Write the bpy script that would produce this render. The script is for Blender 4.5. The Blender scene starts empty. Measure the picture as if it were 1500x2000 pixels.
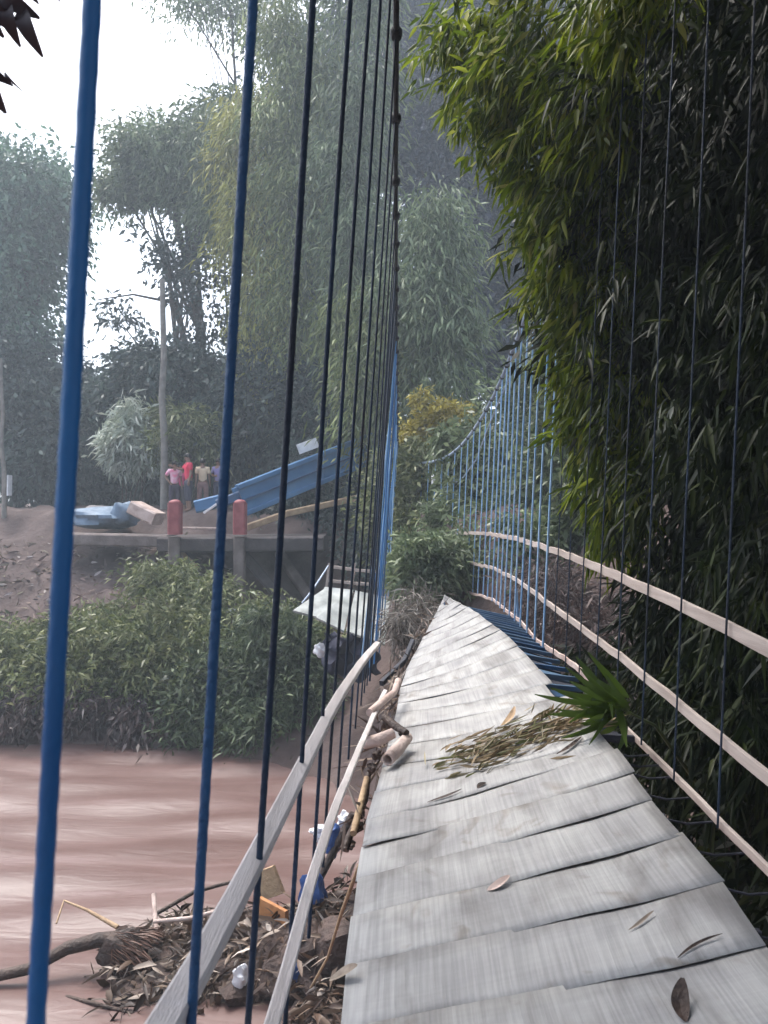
import bpy, math, random
import numpy as np
from mathutils import Vector, Matrix

# ------------------------------------------------------------------ camera, sky, sun, exposure
scene = bpy.context.scene
F = 1500.0                                   # focal length in pixels of the 1500 x 2000 photograph
cam_data = bpy.data.cameras.new('camera')
cam = bpy.data.objects.new('camera', cam_data)
scene.collection.objects.link(cam)
cam.location = (0, 0, 0)
cam.rotation_euler = (math.radians(90), 0, 0)
cam_data.sensor_fit = 'VERTICAL'
cam_data.sensor_height = 36
cam_data.lens = 36 * F / 2000
cam_data.dof.use_dof = True
cam_data.dof.focus_distance = 6.0
cam_data.dof.aperture_fstop = 7.5
cam_data.clip_start = 0.05
cam_data.clip_end = 3000
scene.camera = cam

SUN_EL, SUN_AZ = math.radians(62), math.radians(-42)     # azimuth from +Y towards +X
world = bpy.data.worlds.new('World')
scene.world = world
world.use_nodes = True
wn = world.node_tree
for n in list(wn.nodes): wn.nodes.remove(n)
w_out = wn.nodes.new('ShaderNodeOutputWorld')
w_bg = wn.nodes.new('ShaderNodeBackground')
w_sky = wn.nodes.new('ShaderNodeTexSky')
w_hs = wn.nodes.new('ShaderNodeHueSaturation')
w_sky.sky_type = 'NISHITA'
w_sky.sun_disc = False
w_sky.sun_elevation = SUN_EL
w_sky.sun_rotation = SUN_AZ
w_sky.air_density = 1.0
w_sky.dust_density = 4.0
w_sky.ozone_density = 1.0
w_hs.inputs['Saturation'].default_value = 0.68
w_bg.inputs['Strength'].default_value = 0.15
wn.links.new(w_sky.outputs[0], w_hs.inputs['Color'])
wn.links.new(w_hs.outputs[0], w_bg.inputs['Color'])
wn.links.new(w_bg.outputs[0], w_out.inputs['Surface'])

sun_data = bpy.data.lights.new('sun', 'SUN')
sun_data.energy = 0.9
sun_data.angle = math.radians(20)
sun_data.color = (1.0, 0.97, 0.93)
sun = bpy.data.objects.new('sun', sun_data)
scene.collection.objects.link(sun)
sd = Vector((math.sin(SUN_AZ) * math.cos(SUN_EL), math.cos(SUN_AZ) * math.cos(SUN_EL), math.sin(SUN_EL)))
sun.rotation_euler = sd.to_track_quat('Z', 'Y').to_euler()

scene.view_settings.view_transform = 'Standard'
scene.view_settings.look = 'None'
scene.view_settings.exposure = 1.9
scene.view_settings.gamma = 1.0
scene.render.filter_size = 1.9
scene.view_settings.use_curve_mapping = False
try:
    scene.cycles.max_bounces = 6
    scene.cycles.diffuse_bounces = 3
    scene.cycles.glossy_bounces = 2
    scene.cycles.transmission_bounces = 3
    scene.cycles.transparent_max_bounces = 4
    scene.cycles.volume_bounces = 0
    scene.cycles.use_denoising = True
    scene.cycles.caustics_reflective = False
    scene.cycles.caustics_refractive = False
except Exception:
    pass

rng = np.random.default_rng(7)
random.seed(7)
WATER = -5.5
HAZE = 0.0038

# ------------------------------------------------------------------ helpers
def at(px, py, Y):
    """world point seen at pixel (px, py) of the photograph at distance Y ahead of the camera"""
    return Vector(((px - 750) / F * Y, Y, -(py - 1000) / F * Y))

def link(o, parent=None):
    scene.collection.objects.link(o)
    if parent is not None:
        o.parent = parent
    return o

def tag(o, label=None, cat=None, group=None, kind=None):
    if label: o['label'] = label
    if cat: o['category'] = cat
    if group: o['group'] = group
    if kind: o['kind'] = kind
    return o

def thing(name, label, cat, loc=(0, 0, 0), rz=0.0, group=None):
    o = bpy.data.objects.new(name, None)
    o.location = loc
    o.rotation_euler = (0, 0, rz)
    link(o)
    return tag(o, label, cat, group)

class MB:
    """collects shapes into one mesh"""
    def __init__(self):
        self.v, self.f, self.uv = [], [], None
    def add(self, verts, faces):
        n = len(self.v)
        self.v.extend([tuple(p) for p in verts])
        self.f.extend([tuple(i + n for i in f) for f in faces])
    def tube(self, pts, rad, sides=8, caps=True):
        pts = [Vector(p) for p in pts]
        n = len(pts)
        if not hasattr(rad, '__len__'): rad = [rad] * n
        up = None
        rings = []
        for i, p in enumerate(pts):
            t = (pts[min(i + 1, n - 1)] - pts[max(i - 1, 0)])
            t = t.normalized() if t.length > 1e-9 else Vector((0, 0, 1))
            if up is None:
                up = Vector((0, 0, 1)) if abs(t.z) < 0.9 else Vector((1, 0, 0))
            a = up - t * up.dot(t)
            if a.length < 1e-6: a = t.orthogonal()
            a.normalize(); b = t.cross(a); up = a
            rings.append([p + (a * math.cos(q) + b * math.sin(q)) * rad[i] for q in [2 * math.pi * k / sides for k in range(sides)]])
        vs = [q for r in rings for q in r]
        fs = []
        for i in range(n - 1):
            for k in range(sides):
                k2 = (k + 1) % sides
                fs.append((i * sides + k, i * sides + k2, (i + 1) * sides + k2, (i + 1) * sides + k))
        if caps:
            fs.append(tuple(range(sides - 1, -1, -1)))
            fs.append(tuple((n - 1) * sides + k for k in range(sides)))
        self.add(vs, fs)
    def beam(self, pts, w, h, up=(0, 0, 1), roll=None):
        """rectangular bar along a polyline: w across, h along `up`"""
        pts = [Vector(p) for p in pts]; n = len(pts); up0 = Vector(up)
        vs, fs = [], []
        for i, p in enumerate(pts):
            t = (pts[min(i + 1, n - 1)] - pts[max(i - 1, 0)]).normalized()
            u = up0 - t * up0.dot(t)
            if u.length < 1e-5: u = t.orthogonal()
            u.normalize(); s = t.cross(u)
            if roll is not None:
                r = roll[i] if hasattr(roll, '__len__') else roll
                u, s = u * math.cos(r) + s * math.sin(r), s * math.cos(r) - u * math.sin(r)
            ww = w[i] if hasattr(w, '__len__') else w
            hh = h[i] if hasattr(h, '__len__') else h
            b = min(ww, hh) * 0.12
            for (x, y) in ((-1, -1), (1, -1), (1, 1), (-1, 1)):
                cx, cy = x * ww / 2, y * hh / 2
                if x * y > 0:
                    vs.append(p + s * cx + u * (cy - y * b)); vs.append(p + s * (cx - x * b) + u * cy)
                else:
                    vs.append(p + s * (cx - x * b) + u * cy); vs.append(p + s * cx + u * (cy - y * b))
        for i in range(n - 1):
            for k in range(8):
                k2 = (k + 1) % 8
                fs.append((i * 8 + k, i * 8 + k2, (i + 1) * 8 + k2, (i + 1) * 8 + k))
        fs.append(tuple(range(7, -1, -1))); fs.append(tuple((n - 1) * 8 + k for k in range(8)))
        self.add(vs, fs)
    def blob(self, c, r, seed=0, nu=12, nv=8, rough=0.2):
        rg = random.Random(seed); c = Vector(c)
        ph = [rg.uniform(0, 6.28) for _ in range(6)]
        vs, fs = [], []
        for j in range(nv + 1):
            th = math.pi * j / nv
            for i in range(nu):
                a = 2 * math.pi * i / nu
                d = Vector((math.sin(th) * math.cos(a), math.sin(th) * math.sin(a), math.cos(th)))
                k = 1 + rough * (math.sin(3 * d.x + ph[0]) * math.sin(4 * d.y + ph[1]) + 0.6 * math.sin(7 * d.z + ph[2] + 3 * d.x) + 0.4 * math.sin(9 * d.y + ph[3]))
                vs.append(c + Vector((d.x * r[0], d.y * r[1], d.z * r[2])) * k)
        for j in range(nv):
            for i in range(nu):
                i2 = (i + 1) % nu
                fs.append((j * nu + i, j * nu + i2, (j + 1) * nu + i2, (j + 1) * nu + i))
        self.add(vs, fs)
    def build(self, name, m, parent=None, smooth=True, loc=None):
        me = bpy.data.meshes.new(name)
        v = self.v
        if loc is not None:
            L = Vector(loc); v = [tuple(Vector(p) - L) for p in v]
        me.from_pydata(v, [], self.f)
        me.materials.append(m)
        if smooth:
            me.shade_smooth()
            try: me.set_sharp_from_angle(angle=math.radians(40))
            except Exception: pass
        me.update()
        o = bpy.data.objects.new(name, me)
        if loc is not None: o.location = loc
        return link(o, parent)

def np_mesh(name, V, Fc, m, parent=None, smooth=False):
    """V (n,3) array, Fc list of (k,s) index arrays (faces of s corners)"""
    me = bpy.data.meshes.new(name)
    me.vertices.add(len(V)); me.vertices.foreach_set('co', np.ascontiguousarray(V, dtype=np.float32).ravel())
    idx = np.concatenate([f.ravel() for f in Fc]); tot = np.concatenate([np.full(len(f), f.shape[1]) for f in Fc])
    start = np.concatenate([[0], np.cumsum(tot)[:-1]])
    me.loops.add(len(idx)); me.loops.foreach_set('vertex_index', idx.astype(np.int32))
    me.polygons.add(len(tot)); me.polygons.foreach_set('loop_start', start.astype(np.int32))
    me.polygons.foreach_set('loop_total', tot.astype(np.int32))
    me.materials.append(m)
    me.update(calc_edges=True); me.validate()
    if smooth: me.shade_smooth()
    o = bpy.data.objects.new(name, me)
    return link(o, parent)

# ------------------------------------------------------------------ materials
def new_mat(name):
    m = bpy.data.materials.new(name); m.use_nodes = True
    nt = m.node_tree
    return m, nt, nt.nodes['Principled BSDF']

def mat(name, c1, c2=None, rough=0.7, scale=5.0, bump=0.0, bscale=None, detail=6, metal=0.0, spec=0.4, stretch=(1, 1, 1), c3=None):
    m, nt, p = new_mat(name)
    p.inputs['Roughness'].default_value = rough
    p.inputs['Metallic'].default_value = metal
    p.inputs['Specular IOR Level'].default_value = spec
    tc = nt.nodes.new('ShaderNodeTexCoord'); mp = nt.nodes.new('ShaderNodeMapping')
    mp.inputs['Scale'].default_value = stretch
    nt.links.new(tc.outputs['Object'], mp.inputs['Vector'])
    nz = nt.nodes.new('ShaderNodeTexNoise'); nz.inputs['Scale'].default_value = scale; nz.inputs['Detail'].default_value = detail
    nt.links.new(mp.outputs[0], nz.inputs['Vector'])
    cr = nt.nodes.new('ShaderNodeValToRGB')
    cr.color_ramp.elements[0].position = 0.32; cr.color_ramp.elements[1].position = 0.68
    cr.color_ramp.elements[0].color = (*c1, 1); cr.color_ramp.elements[1].color = (*(c2 or c1), 1)
    if c3:
        e = cr.color_ramp.elements.new(0.85); e.color = (*c3, 1)
    nt.links.new(nz.outputs['Fac'], cr.inputs['Fac'])
    nt.links.new(cr.outputs['Color'], p.inputs['Base Color'])
    if bump:
        nb = nt.nodes.new('ShaderNodeTexNoise'); nb.inputs['Scale'].default_value = bscale or scale * 3; nb.inputs['Detail'].default_value = 8
        nt.links.new(mp.outputs[0], nb.inputs['Vector'])
        bp = nt.nodes.new('ShaderNodeBump'); bp.inputs['Strength'].default_value = bump; bp.inputs['Distance'].default_value = 0.05
        nt.links.new(nb.outputs['Fac'], bp.inputs['Height']); nt.links.new(bp.outputs[0], p.inputs['Normal'])
    return m

def leaf_mat(name, cols, rough=0.45, trans=0.3, spec=0.35):
    """foliage colour varies from leaf to leaf; cols = [(pos, rgb), ...]"""
    m, nt, p = new_mat(name)
    p.inputs['Roughness'].default_value = rough
    p.inputs['Specular IOR Level'].default_value = spec
    g = nt.nodes.new('ShaderNodeNewGeometry')
    cr = nt.nodes.new('ShaderNodeValToRGB')
    el = cr.color_ramp.elements
    el[0].position, el[0].color = cols[0][0], (*cols[0][1], 1)
    el[1].position, el[1].color = cols[-1][0], (*cols[-1][1], 1)
    for ps, c in cols[1:-1]:
        e = el.new(ps); e.color = (*c, 1)
    nt.links.new(g.outputs['Random Per Island'], cr.inputs['Fac'])
    # broad patches of older and younger growth
    tc = nt.nodes.new('ShaderNodeTexCoord'); nz = nt.nodes.new('ShaderNodeTexNoise'); nz.inputs['Scale'].default_value = 0.6
    nt.links.new(tc.outputs['Object'], nz.inputs['Vector'])
    mr = nt.nodes.new('ShaderNodeMapRange'); mr.inputs[1].default_value = 0.3; mr.inputs[2].default_value = 0.7
    mr.inputs[3].default_value = 0.65; mr.inputs[4].default_value = 1.35
    nt.links.new(nz.outputs['Fac'], mr.inputs[0])
    mx = nt.nodes.new('ShaderNodeVectorMath'); mx.operation = 'SCALE'
    nt.links.new(cr.outputs['Color'], mx.inputs[0]); nt.links.new(mr.outputs[0], mx.inputs['Scale'])
    nt.links.new(mx.outputs[0], p.inputs['Base Color'])
    tr = nt.nodes.new('ShaderNodeBsdfTranslucent'); nt.links.new(mx.outputs[0], tr.inputs['Color'])
    ms = nt.nodes.new('ShaderNodeMixShader'); ms.inputs[0].default_value = trans
    out = [n for n in nt.nodes if n.type == 'OUTPUT_MATERIAL'][0]
    nt.links.new(p.outputs[0], ms.inputs[1]); nt.links.new(tr.outputs[0], ms.inputs[2])
    nt.links.new(ms.outputs[0], out.inputs['Surface'])
    return m

M_blue = mat('blue_paint', (0.013, 0.095, 0.26), (0.022, 0.15, 0.37), rough=0.5, scale=5, bump=0.12, bscale=200, stretch=(1, 1, .5), c3=(.05, .07, .10))
M_blue_mid = mat('dull_blue_paint', (.05, .16, .32), (.09, .24, .44), rough=.55, scale=4)
M_blue_dark = mat('dark_blue_paint', (0.010, 0.045, 0.11), (0.016, 0.08, 0.19), rough=0.5, scale=3.0, bump=0.3, bscale=70)  # darker blue holding the rods' backlit tone, reused on beams and plates
M_rod_dk = mat('rusty_backlit_rod', (.007, .010, .017), (.010, .030, .065), rough=.6, scale=1.6, bump=.3, bscale=70, c3=(.022, .016, .014))  # near-black base holds the rods' backlit tone; brown end is rust
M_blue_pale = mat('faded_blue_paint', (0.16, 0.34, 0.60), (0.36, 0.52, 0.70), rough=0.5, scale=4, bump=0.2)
M_blue_sheet = mat('blue_steel', (0.02, 0.12, 0.33), (0.045, 0.19, 0.44), rough=0.5, scale=2.2, bump=0.15, bscale=12)
M_cable = mat('dark_cable', (0.012, 0.013, 0.016), (0.03, 0.032, 0.04), rough=0.55, scale=14, bump=0.5, bscale=120)
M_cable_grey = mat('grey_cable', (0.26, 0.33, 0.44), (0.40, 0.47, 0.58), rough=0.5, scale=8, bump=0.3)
M_rail = mat('pale_timber', (0.31, 0.255, 0.225), (0.45, 0.385, 0.345), rough=0.8, scale=3.0, bump=0.25, bscale=30, stretch=(9, 0.5, 9), c3=(0.26, 0.20, 0.16))
M_wood_dark = mat('wet_dark_wood', (0.030, 0.019, 0.015), (0.075, 0.048, 0.036), rough=0.6, scale=6, bump=0.6, bscale=26)
M_wood_tan = mat('tan_wood', (0.30, 0.20, 0.12), (0.46, 0.33, 0.20), rough=0.75, scale=5, bump=0.4, bscale=25)
M_wood_pink = mat('split_pale_wood', (0.36, 0.26, 0.22), (0.58, 0.47, 0.42), rough=0.75, scale=5, bump=0.4, bscale=25)
M_orange = mat('orange_board', (0.30, 0.13, 0.05), (0.42, 0.20, 0.08), rough=0.8, scale=6, bump=0.3)
M_white = mat('white_plastic', (0.62, 0.63, 0.65), (0.80, 0.80, 0.81), rough=0.5, scale=6, bump=0.4, bscale=14)
M_blue_bag = mat('blue_plastic', (0.02, 0.06, 0.20), (0.04, 0.11, 0.32), rough=0.35, scale=6, bump=0.7, bscale=14)
M_navy = mat('dark_navy', (0.012, 0.013, 0.028), (0.022, 0.022, 0.045), rough=0.7, scale=4, bump=0.5, bscale=9)
M_blue_mid2 = mat('haze_pale_blue_steel', (.035, .12, .25), (.06, .18, .34), rough=.6, scale=1.5, bump=.1, c3=(.10, .20, .30))  # pylon blue made paler, with distance haze put into the colour
M_plate = mat('chalky_blue_plate', (.04, .085, .15), (.07, .14, .23), rough=.7, scale=3)
M_steel_dk = mat('dark_steel', (.012, .014, .022), (.03, .034, .05), rough=.6, scale=8, bump=.3)
M_red = mat('red_paint', (0.22, 0.045, 0.05), (0.33, 0.09, 0.095), rough=0.6, scale=5, bump=0.3)
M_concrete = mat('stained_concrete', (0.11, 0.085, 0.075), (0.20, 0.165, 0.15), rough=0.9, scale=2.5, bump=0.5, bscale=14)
M_concrete_dk = mat('dark_concrete', (0.045, 0.038, 0.038), (0.085, 0.07, 0.068), rough=0.85, scale=2.5, bump=0.5, bscale=14)  # darker concrete for the slab and a raking strut
M_pole = mat('grey_wood_pole', (0.16, 0.145, 0.13), (0.25, 0.23, 0.20), rough=0.85, scale=6, bump=0.3)
M_bark = mat('bark', (0.035, 0.028, 0.022), (0.085, 0.07, 0.055), rough=0.9, scale=6, bump=0.7, bscale=20)
M_culm = mat('bamboo_culm', (0.05, 0.075, 0.022), (0.12, 0.13, 0.05), rough=0.4, scale=3, bump=0.1)
M_tarp = mat('faded_blue_tarp', (0.09, 0.14, 0.20), (0.16, 0.23, 0.31), rough=0.6, scale=3, bump=0.6, bscale=6)
M_litter = leaf_mat('dry_leaf', [(0.0, (0.16, 0.11, 0.06)), (0.5, (0.33, 0.25, 0.15)), (0.75, (0.12, 0.13, 0.04)), (1.0, (0.45, 0.38, 0.27))], rough=0.7, trans=0.15)
M_dead = leaf_mat('sodden_leaf', [(0.0, (0.03, 0.018, 0.014)), (0.5, (0.10, 0.064, 0.045)), (0.82, (0.19, 0.14, 0.10)), (1.0, (0.44, 0.38, 0.33))], rough=0.5, trans=0.1)

# ------------------------------------------------------------------ terrain, water
EDGE = np.array([(-400, 30), (-60, 20), (-9, 18.3), (-4, 17.6), (-2, 16.4), (0.4, 14), (2.0, 10), (2.9, 5), (3.3, 0), (3.4, -12), (3.4, -400)], float)
def shore(x, y):
    """distance inland from the water's edge (negative over the river)"""
    d = np.full(x.shape, 1e9); sgn = np.ones(x.shape)
    for a, b in zip(EDGE[:-1], EDGE[1:]):
        ab = b - a; t = np.clip(((x - a[0]) * ab[0] + (y - a[1]) * ab[1]) / (ab @ ab), 0, 1)
        dx, dy = x - (a[0] + t * ab[0]), y - (a[1] + t * ab[1])
        dd = np.hypot(dx, dy); cr = ab[0] * (y - a[1]) - ab[1] * (x - a[0])
        upd = dd < d; d = np.where(upd, dd, d); sgn = np.where(upd, np.sign(cr), sgn)
    return d * sgn
def height(x, y):
    x = np.asarray(x, float); y = np.asarray(y, float)
    s = shore(x, y)
    k = np.clip((x + 0.5) / 3.0, 0, 1); k = k * k * (3 - 2 * k)
    s = np.where(s > 0, s * (1 + 1.5 * k), s)
    h = np.interp(s, [-30, -6, -1, 0, 1, 4, 7, 8.3, 9.2, 14, 60, 400], [-8, -7.2, -6.0, -5.55, -4.7, -2.95, -1.3, -0.7, 0.0, 0.1, 1.0, 4])
    h = h - 2.3 * np.exp(-((x + 3.0) / 2.6) ** 2 - ((y - 23.2) / 2.4) ** 2)
    near = np.clip((-7 - y) / 6, 0, 1) * (x < 3.4)
    h = np.maximum(h, -8 + near * 7)
    amp = np.clip((s + 1) / 3, 0, 1)
    h = h + amp * (0.13 * np.sin(1.7 * x + 0.9 * y) * np.sin(1.3 * y - 0.6 * x) + 0.08 * np.sin(3.9 * x + 2) * np.sin(4.4 * y) + 0.05 * np.sin(9.1 * x + 3 * y) * np.sin(8 * y - 2 * x))
    return h
def hz(x, y): return float(height(np.array([x]), np.array([y]))[0])

def axis_coords(lo, hi, a, b, fine):
    mid = np.arange(a, b + 1e-6, fine); out_l, out_r = [], []
    p, st = a, fine
    while p > lo: st *= 1.35; p -= st; out_l.append(max(p, lo))
    p, st = b, fine
    while p < hi: st *= 1.35; p += st; out_r.append(min(p, hi))
    return np.array(out_l[::-1] + list(mid) + out_r)
def grid_mesh(name, X, Y, Z, m, smooth=True):
    ny, nx = X.shape
    V = np.stack([X.ravel(), Y.ravel(), Z.ravel()], 1)
    i = np.arange(ny - 1)[:, None] * nx + np.arange(nx - 1)[None, :]
    Q = np.stack([i, i + 1, i + nx + 1, i + nx], -1).reshape(-1, 4)
    return np_mesh(name, V, [Q], m, smooth=smooth)

gx = axis_coords(-300, 300, -20, 14, 0.22); gy = axis_coords(-200, 300, -3, 32, 0.22)
GX, GY = np.meshgrid(gx, gy)
M_dirt = mat('river_bank_dirt', (0.055, 0.036, 0.031), (0.12, 0.086, 0.077), rough=0.95, scale=1.3, bump=0.9, bscale=7, detail=9, c3=(0.13, 0.11, 0.075))
tag(grid_mesh('ground', GX, GY, height(GX, GY), M_dirt), kind='structure')

# muddy river
m_w, nt, p = new_mat('muddy_water')
tc = nt.nodes.new('ShaderNodeTexCoord'); mp = nt.nodes.new('ShaderNodeMapping'); mp.inputs['Scale'].default_value = (0.35, 1.5, 1)
mp.inputs['Rotation'].default_value = (0, 0, math.radians(4))
nt.links.new(tc.outputs['Object'], mp.inputs['Vector'])
nz = nt.nodes.new('ShaderNodeTexNoise'); nz.inputs['Scale'].default_value = 1.1; nz.inputs['Detail'].default_value = 7; nz.inputs['Distortion'].default_value = 0.6
nt.links.new(mp.outputs[0], nz.inputs['Vector'])
cr = nt.nodes.new('ShaderNodeValToRGB')
cr.color_ramp.elements[0].position = 0.3; cr.color_ramp.elements[0].color = (0.095, 0.050, 0.042, 1)
cr.color_ramp.elements[1].position = 0.62; cr.color_ramp.elements[1].color = (0.14, 0.085, 0.076, 1)
e = cr.color_ramp.elements.new(0.74); e.color = (0.185, 0.125, 0.118, 1)
nt.links.new(nz.outputs['Fac'], cr.inputs['Fac']); nt.links.new(cr.outputs[0], p.inputs['Base Color'])
p.inputs['Roughness'].default_value = 0.45; p.inputs['Specular IOR Level'].default_value = 0.45
nb = nt.nodes.new('ShaderNodeTexNoise'); nb.inputs['Scale'].default_value = 3.4; nb.inputs['Detail'].default_value = 8; nb.inputs['Distortion'].default_value = 0.8
nt.links.new(mp.outputs[0], nb.inputs['Vector'])
bp = nt.nodes.new('ShaderNodeBump'); bp.inputs['Strength'].default_value = 0.22; bp.inputs['Distance'].default_value = 0.08
nt.links.new(nb.outputs['Fac'], bp.inputs['Height']); nt.links.new(bp.outputs[0], p.inputs['Normal'])
wx = axis_coords(-299, 60, -22, 4, 0.16); wy = axis_coords(-199, 40, 3, 20, 0.10)
WX, WY = np.meshgrid(wx, wy)
WZ = WATER + 0.035 * np.sin(0.9 * WX + 2.1 * WY + 0.8 * np.sin(0.7 * WX)) + 0.025 * np.sin(1.7 * WX - 3.3 * WY + np.sin(1.1 * WY + 0.4 * WX)) + 0.018 * np.sin(0.5 * WX + 6.3 * WY + 1.5 * np.sin(0.8 * WX))
tag(grid_mesh('river_water', WX, WY, WZ, m_w), kind='structure')

# ------------------------------------------------------------------ foliage machinery
def norm(a): return a / np.maximum(np.linalg.norm(a, axis=1, keepdims=True), 1e-9)
def leaf_arrays(C, D, L, W, droop=0.15, long=False):
    """leaves starting at C (n,3) pointing along D; arrays of verts and faces"""
    n = len(C); D = norm(D)
    R = rng.normal(size=(n, 3)); S = norm(np.cross(D, R)); Nn = np.cross(S, D)
    L = np.asarray(L).reshape(-1, 1) * np.ones((n, 1)); W = np.asarray(W).reshape(-1, 1) * np.ones((n, 1))
    down = np.array([[0, 0, -1.0]])
    if not long:
        mid = C + D * L * 0.45 + Nn * W * 0.25
        tip = C + D * L + down * L * droop
        V = np.stack([C, mid - S * W / 2, tip, mid + S * W / 2], 1).reshape(-1, 3)
        b = np.arange(n)[:, None] * 4
        return V, [b + np.array([[0, 1, 2, 3]])]
    m1 = C + D * L * 0.28; m2 = C + D * L * 0.65 + down * L * droop * 0.4; tip = C + D * L + down * L * droop
    fold = Nn * W * 0.22
    V = np.stack([C, m1 - S * W * .5 + fold, m1, m1 + S * W * .5 + fold, m2 - S * W * .38 + fold, m2, m2 + S * W * .38 + fold, tip], 1).reshape(-1, 3)
    b = np.arange(n)[:, None] * 8
    T = np.concatenate([b + np.array([[a]]) for a in ((0, 1, 2), (0, 2, 3), (4, 7, 5), (5, 7, 6))])
    Q = np.concatenate([b + np.array([[a]]) for a in ((1, 4, 5, 2), (2, 5, 6, 3))])
    return V, [T.reshape(-1, 3), Q.reshape(-1, 4)]
def foliage(name, chunks, m, parent):
    """chunks = list of (V, faces) -> one mesh"""
    Vs, T, Q, n = [], [], [], 0
    for V, fs in chunks:
        Vs.append(V)
        for f in fs: (T if f.shape[1] == 3 else Q).append(f + n)
        n += len(V)
    Fc = []
    if T: Fc.append(np.concatenate(T))
    if Q: Fc.append(np.concatenate(Q))
    return np_mesh(name, np.concatenate(Vs), Fc, m, parent)

def crown_leaves(ell, n_cl, per, spread, L, W, droop=0.5, shell=0.35):
    """clumped leaves through ellipsoids [(centre, radii)]"""
    vol = np.array([r[0] * r[1] * r[2] for c, r in ell]) ** 0.7; vol = vol / vol.sum()
    pick = rng.choice(len(ell), n_cl, p=vol)
    C0 = np.array([tuple(c) for c, r in ell])[pick]; R0 = np.array([tuple(r) for c, r in ell])[pick]
    d = norm(rng.normal(size=(n_cl, 3)))
    rad = rng.random((n_cl, 1)) ** shell
    P = C0 + d * rad * R0 * (1 + 0.12 * rng.normal(size=(n_cl, 1)))
    out = norm(d * np.array([[1, 1, 0.6]]))
    size = spread * (0.6 + 0.9 * rng.random((n_cl, 1)))
    P = np.repeat(P, per, 0); out = np.repeat(out, per, 0); size = np.repeat(size, per, 0)
    n = len(P)
    off = np.clip(rng.normal(size=(n, 3)), -1.5, 1.5) * size * np.array([[1, 1, 0.75]])
    D = out * 0.6 + rng.normal(size=(n, 3)) * 0.55 + np.array([[0, 0, -droop]])
    return leaf_arrays(P + off, D, L * (0.6 + 0.8 * rng.random(n)), W * (0.6 + 0.8 * rng.random(n)))

def trunk_mb(base, top, r0, r1, bends=0.3, seed=0, sides=8):
    rg = random.Random(seed); mb = MB(); base = Vector(base); top = Vector(top)
    n = 7; pts, rad = [], []
    for i in range(n):
        t = i / (n - 1)
        q = base.lerp(top, t) + Vector((rg.uniform(-1, 1), rg.uniform(-1, 1), 0)) * bends * math.sin(math.pi * t)
        pts.append(q); rad.append(r0 + (r1 - r0) * t)
    mb.tube(pts, rad, sides)
    return mb, pts

def broad_tree(name, label, cat, base, ell, m, n_cl=420, per=45, spread=0.55, L=0.34, W=0.14, r0=0.28, droop=0.4, group='trees on the far bank', seed=1, shell=0.4):
    base = Vector(base); base.z = hz(base.x, base.y) - 0.15
    t = thing(name, label, cat, base, group=group)
    inv = -base
    top = Vector(ell[0][0])
    mb, pts = trunk_mb(base, top, r0, r0 * 0.35, 0.4, seed)
    rg = random.Random(seed)
    for c, r in ell:
        for _ in range(3):
            s = pts[rg.randint(2, 5)]; e = Vector(c) + Vector((rg.uniform(-.7, .7) * r[0], rg.uniform(-.7, .7) * r[1], rg.uniform(-.4, .6) * r[2]))
            mb.tube([s, s.lerp(e, .5) + Vector((0, 0, .3)), e], [r0 * .35, r0 * .22, r0 * .07], 6)
    mb.v = [tuple(Vector(v) + inv) for v in mb.v]
    mb.build('trunk', M_bark, t)
    e2 = [((Vector(c) + inv), r) for c, r in ell]
    foliage('crown', [crown_leaves(e2, n_cl, per, spread, L, W, droop, shell)], m, t)
    return t

def bamboo_clump(name, label, base, culms, m, per_node=26, nodes=34, spread=0.55, L=0.42, W=0.07, rad=1.3, group='bamboo clumps on the far bank', start=0.12, seed=1, cr=0.06):
    """culms = [(top point, arch), ...]; each arches over and carries drooping sprays"""
    base = Vector(base); base.z = hz(base.x, base.y) - 0.15
    t = thing(name, label, 'bamboo', base, group=group)
    rg = random.Random(seed)
    P, D = [], []
    for top, arch in culms:
        top = Vector(top) - base
        b0 = Vector((rg.uniform(-.5, .5), rg.uniform(-.5, .5), 0))
        ctrl = Vector((b0.x * 1.5, b0.y * 1.5, top.z * (1.0 + arch)))
        pts = []
        for i in range(13):
            q = i / 12
            pts.append(b0 * (1 - q) ** 2 + ctrl * 2 * q * (1 - q) + top * q * q)
        mb = MB(); mb.tube(pts, [cr * (1 - .8 * i / 12) for i in range(13)], 6)
        mb.build('culm', M_culm, t)
        arr = np.array([tuple(p) for p in pts])
        for k in range(nodes):
            q = start + (1 - start) * (k + rg.random()) / nodes
            f = q * 12; i = min(int(f), 11); c = arr[i] * (1 - f + i) + arr[i + 1] * (f - i)
            ang = rg.uniform(0, 6.283); rr = rad * (0.35 + 0.9 * rg.random()) * (1.0 - 0.45 * q)
            dv = np.array([math.cos(ang), math.sin(ang), 0])
            cc = c + dv * rr + np.array([0, 0, -0.35 * rr * rg.random()])
            n = per_node
            s = rng.random((n, 1))
            pos = c + (cc - c) * (0.35 + 0.8 * s) + np.clip(rng.normal(size=(n, 3)), -1.5, 1.5) * spread * np.array([[.8, .8, .9]]) + np.array([[0, 0, -1]]) * spread * s * 0.8
            P.append(pos); D.append(dv[None] * 0.6 + rng.normal(size=(n, 3)) * 0.45 + np.array([[0, 0, -0.85]]))
    P = np.concatenate(P); D = np.concatenate(D); n = len(P)
    foliage('leaf_sprays', [leaf_arrays(P, D, L * (.6 + .8 * rng.random(n)), W * (.7 + .6 * rng.random(n)))], m, t)
    return t

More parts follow.
